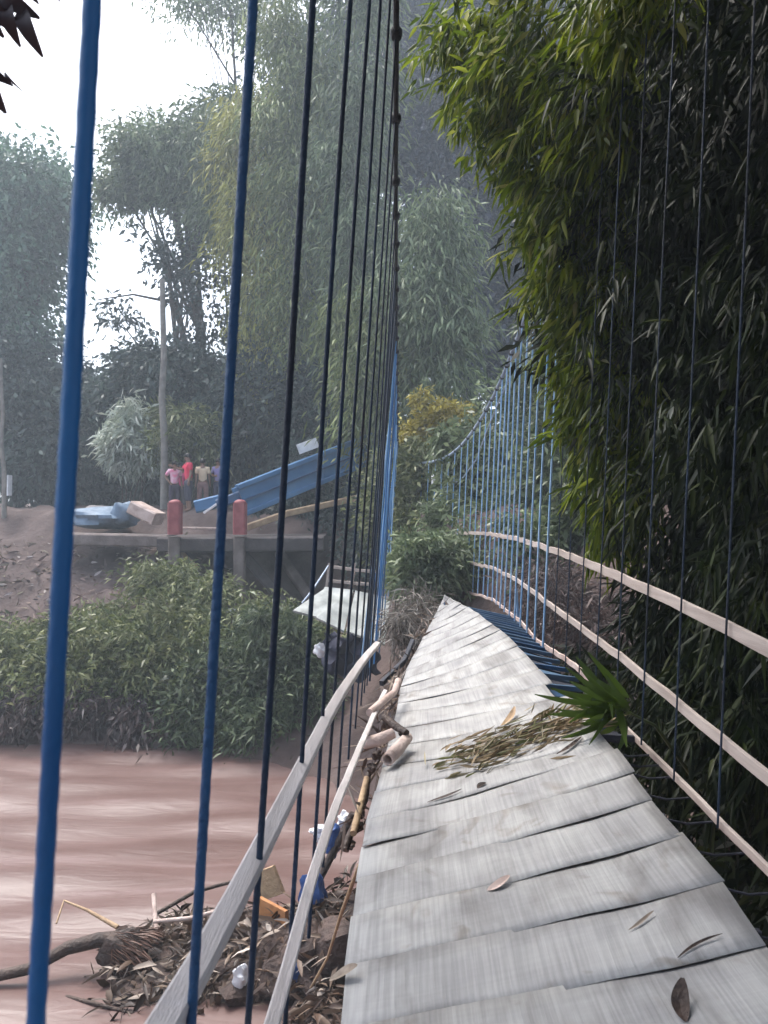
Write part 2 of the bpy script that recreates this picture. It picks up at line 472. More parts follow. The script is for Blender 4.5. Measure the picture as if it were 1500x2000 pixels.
L_teal = leaf_mat('blue_green_leaf', [(0, (0.0495, 0.1045, 0.066)), (0.6, (0.1045, 0.187, 0.121)), (1, (0.187, 0.286, 0.187))])
L_dark = leaf_mat('dark_leaf', [(0, (0.022, 0.036, 0.034)), (0.7, (0.048, 0.075, 0.065)), (1, (0.09, 0.13, 0.105))])
L_navy = leaf_mat('shade_slate_leaf', [(0, (0.012, 0.017, 0.036)), (0.7, (0.024, 0.033, 0.060)), (1, (0.05, 0.066, 0.095))], trans=0.15)  # shade of the far hollow put into a dark bluish leaf colour
L_olive = leaf_mat('olive_bamboo_leaf', [(0, (0.0805, 0.115, 0.0322)), (0.6, (0.184, 0.23, 0.0747)), (1, (0.322, 0.3565, 0.138))])
L_yell = leaf_mat('yellow_green_leaf', [(0, (0.165, 0.176, 0.033)), (0.6, (0.319, 0.319, 0.0715)), (1, (0.44, 0.429, 0.121))])
L_grey = leaf_mat('grey_green_bamboo_leaf', [(0, (0.069, 0.1035, 0.0483)), (0.6, (0.1495, 0.2012, 0.0978)), (1, (0.276, 0.3277, 0.184))])
L_bush = leaf_mat('bush_leaf', [(0, (0.0605, 0.0825, 0.0275)), (0.6, (0.154, 0.1815, 0.066)), (1, (0.308, 0.319, 0.165))])
L_bush2 = leaf_mat('cool_bush_leaf', [(0, (0.035, 0.055, 0.026)), (0.6, (0.09, 0.125, 0.058)), (1, (0.19, 0.235, 0.13))])
L_near = leaf_mat('near_bamboo_leaf', [(0, (0.036, 0.06, 0.0072)), (0.5, (0.09, 0.132, 0.0096)), (0.84, (0.192, 0.24, 0.0168)), (0.97, (0.288, 0.3, 0.06)), (1, (0.408, 0.408, 0.264))], rough=0.45, trans=0.5, spec=0.25)
L_thick = leaf_mat('shade_dark_bamboo_leaf', [(0, (0.0048, 0.0088, 0.0024)), (0.6, (0.0112, 0.0192, 0.004)), (0.92, (0.0256, 0.0368, 0.0072)), (0.975, (0.056, 0.064, 0.024)), (1, (0.24, 0.256, 0.224))], rough=.5, trans=.25, spec=.2)  # near bamboo leaf darkened, shade of the thicket put into the colour
L_deep = leaf_mat('shaded_bamboo_leaf', [(0, (0.0048, 0.008, 0.0032)), (0.8, (0.0104, 0.016, 0.0048)), (1, (0.024, 0.032, 0.0128))], rough=0.6, trans=0.1, spec=.15)  # darkest bamboo leaf, shade inside the grove put into the colour
L_palm = leaf_mat('pale_palm_leaf', [(0, (0.22, 0.26, 0.18)), (0.6, (0.38, 0.42, 0.34)), (1, (0.6, 0.63, 0.56))], rough=0.3)

def E(px, py, Y, rpx, rpy=None, ry=None):
    r = rpx / F * Y; rz = (rpy or rpx) / F * Y
    return (at(px, py, Y), (r, ry or r, rz))

# ------------------------------------------------------------------ the bridge
bridge = thing('suspension_bridge', 'flood damaged footbridge with pale deck boards, blue hanger rods and main cables', 'suspension bridge')

CZ_Y = [-6, 0, 4.8, 7.5, 10.5, 14, 16.5, 18.3, 20, 22, 25]
CZ_R = [5.9, 4.5, 3.55, 3.2, 2.87, 2.38, 1.85, 1.47, 1.33, 1.38, 1.6]
CZ_L = [5.9, 4.5, 3.45, 3.05, 2.72, 2.35, 2.15, 2.0, 1.9, 1.85, 1.9]
def smooth_interp(y, ys, zs):
    return sum(np.interp(y + d, ys, zs) for d in (-0.9, -0.45, 0, 0.45, 0.9)) / 5
def czl(y): return float(smooth_interp(y, CZ_Y, CZ_L))
def czr(y): return float(smooth_interp(y, CZ_Y, CZ_R))
def xl(y, z): return 0.0245 * y - 0.27 + 0.066 * z
def xr(y, z):
    b = max(0, y - 13)
    return 0.041 * y + 1.45 + 0.045 * z - 0.0182 * b * b
def zbl(y): return float(np.interp(y, [-5, 5, 8, 12, 24], [-1.70, -1.72, -1.85, -2.4, -2.9]))
def zbr(y): return float(np.interp(y, [-5, 3, 6, 10.5, 14, 19, 23], [-1.42, -1.45, -1.42, -1.52, -1.6, -1.85, -2.1]))

# main cables, with clamps where each hanger is hooked on
def cable(fx, fz, y0, y1, m, r, parent=None, name='main_cable'):
    ys = np.arange(y0, y1 + .01, 0.3)
    mb = MB(); mb.tube([(fx(y, fz(y)), y, fz(y)) for y in ys], r, 8)
    return mb.build(name, m, parent or bridge)
cabL = cable(xl, czl, -5.5, 23, M_cable, 0.022)
cabR = cable(xr, czr, -5.5, 9.2, M_cable, 0.022)
cable(xr, czr, 9.2, 22, M_cable_grey, 0.034, cabR, 'grey_length')  # far length in grey, nearer length in the dark cable colour
rg = random.Random(3)
def hanger(y, fx, fz, zb, m, r, cab, detail=False):
    zt = fz(y) - 0.01
    mb = MB()
    n = int((zt - zb) / (0.013 if detail else 0.35)) + 2
    wob = rg.uniform(0, 6)
    pts, rad = [], []
    for i in range(n):
        z = zb + (zt - zb) * i / (n - 1)
        pts.append((fx(y, z) + 0.004 * math.sin(z * 1.3 + wob), y + 0.006 * math.sin(z * .9 + wob), z))
        rr = r
        if detail:
            rr = r * (1 + 0.05 * math.sin(i * 2.1)) * (1 + 0.012 * math.sin(z * 3 + wob))
        rad.append(rr)
    mb.tube(pts, rad, 10 if detail else 6)
    h = mb.build('hanger', m, bridge)
    c = MB()
    z = fz(y); x = fx(y, z)
    c.tube([(x, y - .05, fz(y - .05) + .003), (x, y - .03, fz(y - .03)), (x, y, z), (x, y + .03, fz(y + .03)), (x, y + .05, fz(y + .05) + .003)], [.026, .042, .046, .042, .026], 8)
    c.build('clamp', M_cable, cab)
    return h
LY = [-1.2, -.6, 0.0, 0.61, 1.15, 1.69, 2.43, 3.09, 3.72, 4.5, 5.4, 6.3, 7.2] + [7.2 + .62 * k for k in range(1, 25)]
for i, y in enumerate(LY):
    if y < 0.3: continue
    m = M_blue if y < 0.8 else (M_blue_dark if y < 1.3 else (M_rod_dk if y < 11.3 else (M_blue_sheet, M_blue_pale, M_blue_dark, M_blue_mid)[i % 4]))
    fx = xl
    if y < 0.8: fx = lambda a, z: xl(a, z) - .012 * (z + .40)
    if y > 9:
        k_ = rg.uniform(-.135, .03); fx = lambda a, z, k_=k_: xl(a, z) + k_ * (czl(a) - z) * .6
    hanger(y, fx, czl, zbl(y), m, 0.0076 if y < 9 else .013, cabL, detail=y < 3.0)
RY = [3.52 + .6 * k for k in range(-1, 31)]
for y in RY:
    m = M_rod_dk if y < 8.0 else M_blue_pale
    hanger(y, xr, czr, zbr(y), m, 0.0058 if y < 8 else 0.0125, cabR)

# deck: matched left and right ends of the board seams
Lk = [(0.9, -.15, -1.67), (2.47, -.148, -1.67), (2.815, -.146, -1.67), (3.48, -.128, -1.67), (4.14, -.097, -1.67), (4.85, -.03, -1.68), (6.73, .11, -1.75), (8.4, .196, -1.80), (10.6, .60, -1.62), (12.3, .93, -1.42)]
Rk = [(0.85, 1.14, -1.33), (2.355, 1.177, -1.33), (2.77, 1.228, -1.33), (3.56, 1.247, -1.33), (4.26, 1.292, -1.32), (4.6, 1.29, -1.32), (5.9, 1.28, -1.30), (8.1, 1.27, -1.27), (9.9, 1.13, -1.25), (11.5, .90, -1.24)]
Lk, Rk = np.array(Lk), np.array(Rk)
tk = np.array([0, 4, 5, 7, 9, 10.6, 14.2, 18.5, 23.5, 28.0])
def deck_edge(t):
    l = np.array([np.interp(t, tk, Lk[:, i]) for i in (1, 0, 2)]); r = np.array([np.interp(t, tk, Rk[:, i]) for i in (1, 0, 2)])
    return l, r
dV, dF, dUV = [], [], []
nb_, na_ = 15, 5
for b in range(28):
    jf = .45 if b < 11 else .1; j0, j1 = rg.uniform(-.012, .012) * jf, rg.uniform(-.012, .012) * jf
    if b == 13: j1 = -0.045
    if b == 12: j1 = 0.04
    if b == 11: j1 = 0.03
    lift = rg.uniform(.0006, .0014) * (1 if b < 11 else .12); ph = rg.uniform(0, 6.28); v0 = len(dV)
    rg_edge = rg.choice((.001, .002, .006)); sk0, sk1 = rg.uniform(-.03, .03) * jf, rg.uniform(-.03, .03) * jf
    for a in range(na_):
        fa = a / (na_ - 1)
        t = b + fa * (1.07 if b < 10 else 1.004)
        for q in range(nb_):
            fq = q / (nb_ - 1)
            l, r = deck_edge(t + sk0 * (1 - fq) + sk1 * fq)
            w = r - l
            p = l + w * (fq + (j1 * fq + j0 * (1 - fq)))
            edge = (1 - fa) ** 2
            z = p[2] + lift * (1 - fa) * 1.0 + edge * (rg_edge if b < 11 else .001) * max(0, math.sin(fq * 9 + ph) * math.sin(fq * 4.3 + 2 * ph)) + 0.006 * math.sin(fq * 6 + ph + fa * 2) - 0.018 * math.sin(math.pi * fq)
            y = p[1] + 0.006 * math.sin(fq * 17 + ph) * (1 if a in (0,) else 0.3)
            dV.append((p[0], y, z)); dUV.append((fq * 1.3, t * .38 + b * 3.7))
    for a in range(na_ - 1):
        for q in range(nb_ - 1):
            k = v0 + a * nb_ + q
            dF.append((k, k + 1, k + nb_ + 1, k + nb_))
me = bpy.data.meshes.new('deck'); me.from_pydata(dV, [], dF)
uvl = me.uv_layers.new(name='board')
for lp in me.loops: uvl.data[lp.index].uv = dUV[lp.vertex_index]
m_deck, nt, p = new_mat('weathered_board')
uv = nt.nodes.new('ShaderNodeUVMap'); uv.uv_map = 'board'
def noise(scale, stretch, detail=6, dist=0.0):
    mp = nt.nodes.new('ShaderNodeMapping'); mp.inputs['Scale'].default_value = stretch
    nt.links.new(uv.outputs[0], mp.inputs['Vector'])
    n = nt.nodes.new('ShaderNodeTexNoise'); n.inputs['Scale'].default_value = scale; n.inputs['Detail'].default_value = detail; n.inputs['Distortion'].default_value = dist
    nt.links.new(mp.outputs[0], n.inputs['Vector']); return n
def ramp(src, a, b, ca, cb):
    c = nt.nodes.new('ShaderNodeValToRGB'); c.color_ramp.elements[0].position = a; c.color_ramp.elements[1].position = b
    c.color_ramp.elements[0].color = (*ca, 1); c.color_ramp.elements[1].color = (*cb, 1)
    nt.links.new(src, c.inputs['Fac']); return c
def mult(a, b, fac=1.0):
    x = nt.nodes.new('ShaderNodeMixRGB'); x.blend_type = 'MULTIPLY'; x.inputs[0].default_value = fac
    nt.links.new(a, x.inputs[1]); nt.links.new(b, x.inputs[2]); return x
base = ramp(noise(2.2, (1, 1, 1), 8, .4).outputs['Fac'], .3, .7, (0.28, 0.275, 0.275), (0.45, 0.445, 0.43))
stripes = ramp(noise(1.0, (70, 1.6, 1), 3).outputs['Fac'], .38, .62, (0.74, 0.745, 0.745), (1, 1, 1))
cross = ramp(noise(1.0, (2.5, 60, 1), 3).outputs['Fac'], .35, .6, (0.86, 0.86, 0.86), (1, 1, 1))
stain = ramp(noise(1.0, (5, 1.6, 1), 9, .8).outputs['Fac'], .30, .50, (0.50, 0.48, 0.47), (1, 1, 1))
mud = ramp(noise(3.1, (1.3, 1, 1), 10, 1.2).outputs['Fac'], .60, .72, (1, 1, 1), (0.66, 0.60, 0.54))
c = mult(mult(mult(base.outputs[0], stripes.outputs[0], .75).outputs[0], cross.outputs[0], .35).outputs[0], stain.outputs[0], .75)
c = mult(c.outputs[0], mud.outputs[0], .8)
nt.links.new(c.outputs[0], p.inputs['Base Color'])
p.inputs['Roughness'].default_value = 0.55; p.inputs['Specular IOR Level'].default_value = 0.3
bp = nt.nodes.new('ShaderNodeBump'); bp.inputs['Strength'].default_value = .5; bp.inputs['Distance'].default_value = .006
nt.links.new(noise(1.0, (70, 1.6, 1), 4).outputs['Fac'], bp.inputs['Height']); nt.links.new(bp.outputs[0], p.inputs['Normal'])
me.materials.append(m_deck); me.shade_smooth()
deck = link(bpy.data.objects.new('deck', me), bridge)
sol = deck.modifiers.new('thick', 'SOLIDIFY'); sol.thickness = 0.0025; sol.offset = -1

# floor beams under the deck, their ends sticking out to the hangers, and joists
for k in range(34):
    t = 0.4 + k * 0.85
    if t > 27.6: break
    l, r = deck_edge(t)
    far = np.clip((t - 10) / 5, 0, 1)
    zr_ = min(zbr(r[1]), r[2] - .09)
    a = Vector((l[0] + .03, l[1], l[2] - .09)); d = Vector((xr(r[1], zr_) + .03, r[1], zr_ - .02))
    mb = MB(); e0 = Vector((r[0] - .02, r[1], r[2] - .11))
    if t < 11:
        mb.beam([a, e0, e0.lerp(d, .28)], .03, .04); mb.tube([e0.lerp(d, .2), e0.lerp(d, .6) + Vector((0, 0, -.02)), d], .006, 6)
    else:
        mb.beam([a, e0, d], .03, .04)
    fb = mb.build('floor_beam', M_steel_dk if t < 14 else (M_plate, M_blue_dark, M_plate)[k % 3], bridge)
    if t > 11 and t < 27:     # side panel of the blue steel frame
        l2, r2 = deck_edge(t + .72); z2 = min(zbr(r2[1]), r2[2] - .09)
        p0, p1 = Vector((r[0] + .05, r[1] + .05, r[2] - .13)), Vector((r2[0] + .05, r2[1], r2[2] - .13))
        q0, q1 = Vector((xr(r[1], zr_) - .03, r[1] + .05, zr_ - .05)), Vector((xr(r2[1], z2) - .03, r2[1], z2 - .05))
        mb = MB(); dn = Vector((0, 0, -.02)); vs = [p0, p1, q1, q0]; mb.add(vs + [v + dn for v in vs], [(0, 1, 2, 3), (7, 6, 5, 4), (0, 4, 5, 1), (1, 5, 6, 2), (2, 6, 7, 3), (3, 7, 4, 0)])
        mb.build('side_plate', (M_blue_dark, M_steel_dk, M_plate, M_steel_dk)[k % 4], bridge, smooth=False)
for f in (.12, .5, .88):
    mb = MB(); pts = []
    for k in range(40):
        l, r = deck_edge(k * 27.5 / 39); pp = l + (r - l) * f; pts.append((pp[0], pp[1], pp[2] - .085 - .018 * math.sin(math.pi * f)))
    mb.beam(pts, .05, .06); mb.build('joist', M_wood_dark, bridge)

# handrails: pale timber strips on the inside of the hangers
def railing(pts, w, h, m=M_rail, jitter=.006, name='handrail', roll=None):
    P = np.array([tuple(p) for p in pts]); 
    d = np.concatenate([[0], np.cumsum(np.linalg.norm(np.diff(P, axis=0), axis=1))])
    s = np.linspace(0, d[-1], max(8, int(d[-1] / .25)))
    sm = lambda i: sum(np.interp(np.clip(s + o, 0, d[-1]), d, P[:, i]) for o in (-.25, 0, .25)) / 3
    Q = np.stack([sm(0), sm(1), sm(2)], 1); Q[0] = P[0]; Q[-1] = P[-1]
    jj = jitter * np.clip(Q[:, 1] / 9, .12, 1.2); Q[:, 2] += rng.normal(size=len(Q)) * jj; Q[:, 0] += rng.normal(size=len(Q)) * jj * .5
    mb = MB(); mb.beam([Vector(q) for q in Q], w, h, roll=roll); return mb.build(name, m, bridge)
R1 = [(3.0 - 1.2, -.62), (3.1, -.565), (4.1, -.51), (6.7, -.42), (9, -.39), (11.3, -.385), (15, -.42), (18.3, -.50)]
railing([(xr(y, z) + .024, y, z) for y, z in R1] + [at(884, 1046, 19), at(868, 1066, 19.7), at(858, 1080, 20.2)], .022, .066)
R2 = [(1.8, -1.1), (3.1, -1.075), (5.2, -1.01), (6.4, -1.0), (8.5, -.98), (10.6, -.955), (14, -1.02), (17.8, -1.13)]
railing([(xr(y, z) + .024, y, z) for y, z in R2] + [at(872, 1096, 18.8)], .022, .058)
R3 = [(1.8, -1.42), (3.1, -1.43), (4.2, -1.44), (5.2, -1.45)]
railing([(xr(y, z) + .024, y, z) for y, z in R3], .022, .04)
R3b = [(5.5, -1.40), (6.15, -1.36), (7, -1.36), (8.7, -1.49), (10.5, -1.47), (14, -1.58), (17.5, -1.78)]
railing([(xr(y, z) + .024, y, z) for y, z in R3b], .02, .05, m=M_wood_pink)
RL1 = [at(300, 2090, 1.0), at(368, 1985, 1.2), at(500, 1712, 1.62), at(580, 1548, 2.2), at(660, 1378, 3.4), at(715, 1290, 4.9), at(742, 1258, 6.3)]
RL1 = [p + Vector((-.02, 0, 0)) for p in RL1]
M_rail_white = mat('whitened_timber', (.44, .405, .39), (.60, .56, .545), rough=.8, scale=3, bump=.25, bscale=30, stretch=(9, .5, 9), c3=(.36, .30, .27))
railing(RL1, .045, .04, M_rail_white, jitter=.002, roll=.25)
RL2 = [at(470, 2200, 1.4), at(538, 1990, 1.8), at(602, 1735, 2.45), at(650, 1590, 3.2), at(690, 1490, 4.3), at(722, 1415, 5.6), at(752, 1350, 6.8)]
railing(RL2, .036, .034, M_rail_white, jitter=.003, roll=.25)
# slack second cable and hanging ends at the far, broken end
mb = MB(); mb.tube([at(1000, 728, 13.2), at(972, 790, 14.2), at(952, 840, 15.2), at(930, 898, 17), at(905, 932, 18.3), at(878, 950, 19.4), at(868, 952, 20)], .014, 6); mb.build('slack_cable', M_cable_grey, bridge)
mb = MB(); mb.tube([at(866, 1072, 20), at(850, 1088, 20.2), at(836, 1098, 20.4), at(826, 1095, 20.5), at(820, 1112, 20.5), at(814, 1128, 20.5)], .02, 6); mb.build('handrail', M_rail, bridge)
mb = MB(); mb.beam([at(896, 1040, 18.2), at(893, 1100, 18.2), at(891, 1142, 18.2)], .05, .05, up=(0, 1, 0)); mb.build('rail_post', M_blue_pale, bridge)
mb = MB(); mb.beam([at(862, 925, 20.2), at(866, 1010, 20.2), at(872, 1140, 20.2)], .05, .05, up=(0, 1, 0)); mb.build('rail_post', M_blue_pale, bridge)
mb = MB(); mb.beam([at(1008, 1150, 11), at(1013, 1228, 11)], .035, .035, up=(0, 1, 0)); mb.build('rail_post', M_blue_pale, bridge)

# collapsed stretch of deck beyond
bd = thing('broken_deck_section', 'tipped over stretch of white bridge deck with rails, hanging below the blue rods', 'bridge wreckage', at(660, 1180, 17))
o0 = -at(660, 1180, 17)
def pan(pts, th=.05):
    mb = MB(); n = len(pts); pts = [Vector(p) + o0 for p in pts]
    nn = (pts[1] - pts[0]).cross(pts[2] - pts[0]).normalized() * th
    mb.add(pts + [p + nn for p in pts], [tuple(range(n)), tuple(range(2 * n - 1, n - 1, -1))] + [(i, (i + 1) % n, n + (i + 1) % n, n + i) for i in range(n)])
    return mb
M_wdeck = mat('mud_flecked_white_board', (0.20, 0.215, 0.20), (0.46, 0.48, 0.46), rough=.7, scale=2.6, bump=.3, bscale=9)
pan([at(572, 1192, 16.6), at(636, 1148, 17.6), at(622, 1205, 16.4)]).build('deck_panel', M_wdeck, bd, smooth=False)
pan([at(618, 1206, 16.3), at(634, 1146, 17.6), at(690, 1152, 17.6), at(672, 1232, 16.2)]).build('deck_panel', M_wdeck, bd, smooth=False)
pan([at(676, 1232, 16.15), at(694, 1153, 17.55), at(762, 1168, 17.5), at(752, 1258, 16.0)]).build('deck_panel', M_wdeck, bd, smooth=False)
for y_, dy in ((1106, 8), (1134, 6), (1150, 12)):
    mb = MB(); mb.beam([at(640, y_, 17.8) + o0, at(700, y_ + dy, 17.7) + o0, at(765, y_ + dy * 1.6, 17.6) + o0], .05, .07); mb.build('rail', M_rail, bd)
for x_ in (640, 690, 738):
    mb = MB(); mb.beam([at(x_ + 3, 1100, 17.75) + o0, at(x_ - 4, 1158, 17.65) + o0], .05, .05, up=(0, 1, 0)); mb.build('rail_post', M_rail, bd)
mb = MB(); mb.beam([at(642, 1104, 17.75) + o0, at(612, 1150, 16.9) + o0, at(590, 1178, 16.6) + o0], .03, .03); mb.build('tie_wire', M_cable_grey, bd)
# dark wavy surface beneath it, drawn for the underside
mb = MB(); sv, sf = [], []
for j in range(9):
    for i in range(11):
        fi, fj = i / 10, j / 8
        q = at(632 + 108 * fi + 6 * math.sin(j * 1.7), 1236 + 14 * fi + (92 - 26 * abs(fi - .45) * 2) * fj + 5 * math.sin(i * 2.2), 16.1) + Vector((0, .18 * math.sin(i * 1.3 + j * .4), 0)); sv.append(q + o0)
for j in range(8):
    for i in range(10):
        k = j * 11 + i; sf.append((k, k + 1, k + 12, k + 11))
mb.add(sv, sf); s_ = mb.build('dark_underside', M_navy, bd); s_.modifiers.new('t', 'SOLIDIFY').thickness = .02
# floor beam of the wreck slanting into the deck edge
mb = MB(); mb.beam([at(745, 1335, 8.6), at(790, 1290, 9.2), at(806, 1252, 9.8)], .05, .06); mb.build('floor_beam', M_steel_dk, bridge)

# ------------------------------------------------------------------ far bank: landing, pylon, poles, people
land = thing('bridge_landing', 'stained concrete bridge landing with red topped columns on the far bank', 'landing', at(400, 1060, 24))
o0 = -at(400, 1060, 24)
def bx(pts, w, h, name, m, par, off, up=(0, 0, 1), smooth=True):
    mb = MB(); mb.beam([Vector(p) + off for p in pts], w, h, up); return mb.build(name, m, par, smooth)
bx([at(125, 1052, 24.6), at(335, 1056, 24.6)], 1.2, .38, 'edge_beam', M_concrete, land, o0)
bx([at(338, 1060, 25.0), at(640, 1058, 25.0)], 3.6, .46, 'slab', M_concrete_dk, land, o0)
bx([at(350, 1031, 24.0), at(440, 1032, 24.0)], .25, .06, 'kerb', M_wood_pink, land, o0)
for px, b in ((342, 1165), (469, 1205)):
    bx([at(px - 1, 1048, 23.2), at(px - 1, b, 23.2)], .33, .33, 'column', M_concrete, land, o0, up=(0, 1, 0))
    c_ = bx([at(px, 1044, 23.1), at(px, 982, 23.1)], .38, .38, 'red_post', M_red, land, o0, up=(0, 1, 0))
    mb = MB(); q = at(px, 982, 23.1) + o0
    mb.blob(q, (.19, .19, .10), 4, rough=.02); mb.build('post_cap', M_red, c_)
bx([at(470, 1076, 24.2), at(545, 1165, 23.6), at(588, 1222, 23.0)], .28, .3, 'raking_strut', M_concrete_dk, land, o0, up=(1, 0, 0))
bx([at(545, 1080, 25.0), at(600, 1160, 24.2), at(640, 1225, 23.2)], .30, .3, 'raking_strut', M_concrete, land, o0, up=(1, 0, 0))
bx([at(350, 1075, 24.0), at(385, 1110, 23.8)], .14, .14, 'raking_strut', M_wood_tan, land, o0, up=(1, 0, 0))

pyl = thing('fallen_pylon', 'blue steel bridge pylon toppled over across the far landing', 'pylon', at(430, 1000, 25))
o0 = -at(430, 1000, 25)
A0, A1 = at(455, 966, 24.6), at(720, 862, 27.6)
B0, B1 = at(470, 996, 24.2), at(732, 888, 27.2)
C0, C1 = A0.lerp(B0, .5), A1.lerp(B1, .5)
bx([C0, C0.lerp(C1, .5), C1], .10, .92, 'panel', M_blue_mid2, pyl, o0)
for f, h_ in ((-.47, .16), (-.02, .05), (.47, .16)):
    up_ = Vector((0, 0, f))
    bx([C0 + up_, C0.lerp(C1, .5) + up_, C1 + up_], .26, h_, 'pylon_leg', M_blue_mid2 if h_ > .1 else M_blue_dark, pyl, o0)
for q in (.30, .62):
    bx([C0.lerp(C1, q) + Vector((0, -.06, .44)), C0.lerp(C1, q) + Vector((0, -.06, -.44))], .05, .06, 'crossbar', M_blue_mid2, pyl, o0, up=(0, 1, 0))
mb = MB(); mb.beam([at(582, 878, 26.0) + o0, at(620, 864, 26.2) + o0], .06, .34); mb.build('white_plate', M_white, pyl)
bx([at(384, 990, 24.6), at(432, 978, 24.6)], .5, .40, 'base_block', M_blue_mid2, pyl, o0)
bx([at(398, 1002, 24.3), at(436, 976, 24.3)], .08, .07, 'white_bar', M_white, pyl, o0)
bx([at(425, 985, 24.4), at(470, 968, 24.4)], .3, .3, 'base_block', M_blue_dark, pyl, o0)
o = bx([at(482, 1030, 24), at(560, 1003, 24.6), at(700, 972, 26)], .2, .2, 'bamboo_pole', M_wood_tan, None, Vector((0, 0, 0)))
tag(o, 'long tan pole slanting up from the right hand red post', 'pole')

def pole(name, label, base, top, r, cat='pole'):
    b = Vector(base); b.z = hz(b.x, b.y) - .3; t = Vector(top)
    root = thing(name, label, cat, b)
    mb, _ = trunk_mb(Vector((0, 0, 0)), t - b, r, r * .65, .05, 5, 10); mb.build('shaft', M_pole, root)
    return root, b
pole('wooden_pole', 'tall grey wooden pole rising behind the red posts and people', at(320, 1000, 28.6), at(317, 545, 28.6), .15)
pr, b = pole('wooden_pole', 'slim grey pole with a white board at the far left edge', at(8, 1000, 27.5), at(1, 700, 27.5), .09)
bx([at(19, 928, 27.35) - b, at(18, 968, 27.35) - b], .30, .05, 'white_board', M_white, pr, Vector((0, 0, 0)), up=(1, 0, 0))

# path climbing away between the trees
pv = [at(192, 1000, 29.5), at(254, 1000, 29.5), at(246, 955, 44), at(206, 955, 44)]
M_path = mat('pale_gravel', (.30, .27, .26), (.42, .39, .38), rough=.95, scale=2, bump=.4)
px_ = np.linspace(0, 1, 12); path_v = []; path_f = []
for i, q in enumerate(px_):
    y = 28.5 + 18 * q; xc = -10.3 - .22 * (y - 28.5) * .9 - 0.12 * math.sin(q * 5)
    for k in range(5):
        x = xc + (k - 2) * .45; path_v.append((x, y, hz(x, y) + .09))
for i in range(11):
    for k in range(4):
        a = i * 5 + k; path_f.append((a, a + 1, a + 6, a + 5))
mb = MB(); mb.add(path_v, path_f); tag(mb.build('path', M_path), kind='structure')

# tarp heap and board on the landing's left
def lumpy(name, label, cat, c, r, m, seed, rough=.15, group=None):
    mb = MB(); mb.blob((0, 0, 0), r, seed, 18, 12, rough); o = mb.build(name, m); o.location = c
    return tag(o, label, cat, group)
lumpy('tarpaulin', 'faded blue tarpaulin spread over a low heap left of the red posts', 'tarp', at(200, 1012, 26), (1.15, .9, .38), M_tarp, 11)
lumpy('tarpaulin', 'small grey blue sheet heaped beside the broken board', 'tarp', at(245, 1004, 25.8), (.42, .5, .42), M_tarp, 12)
o = bx([at(262, 990, 25.2), at(310, 1014, 25.0)], .7, .42, 'broken_board', M_wood_pink, None, Vector((0, 0, 0)))
tag(o, 'pinkish broken board propped up beside the left red post', 'board')

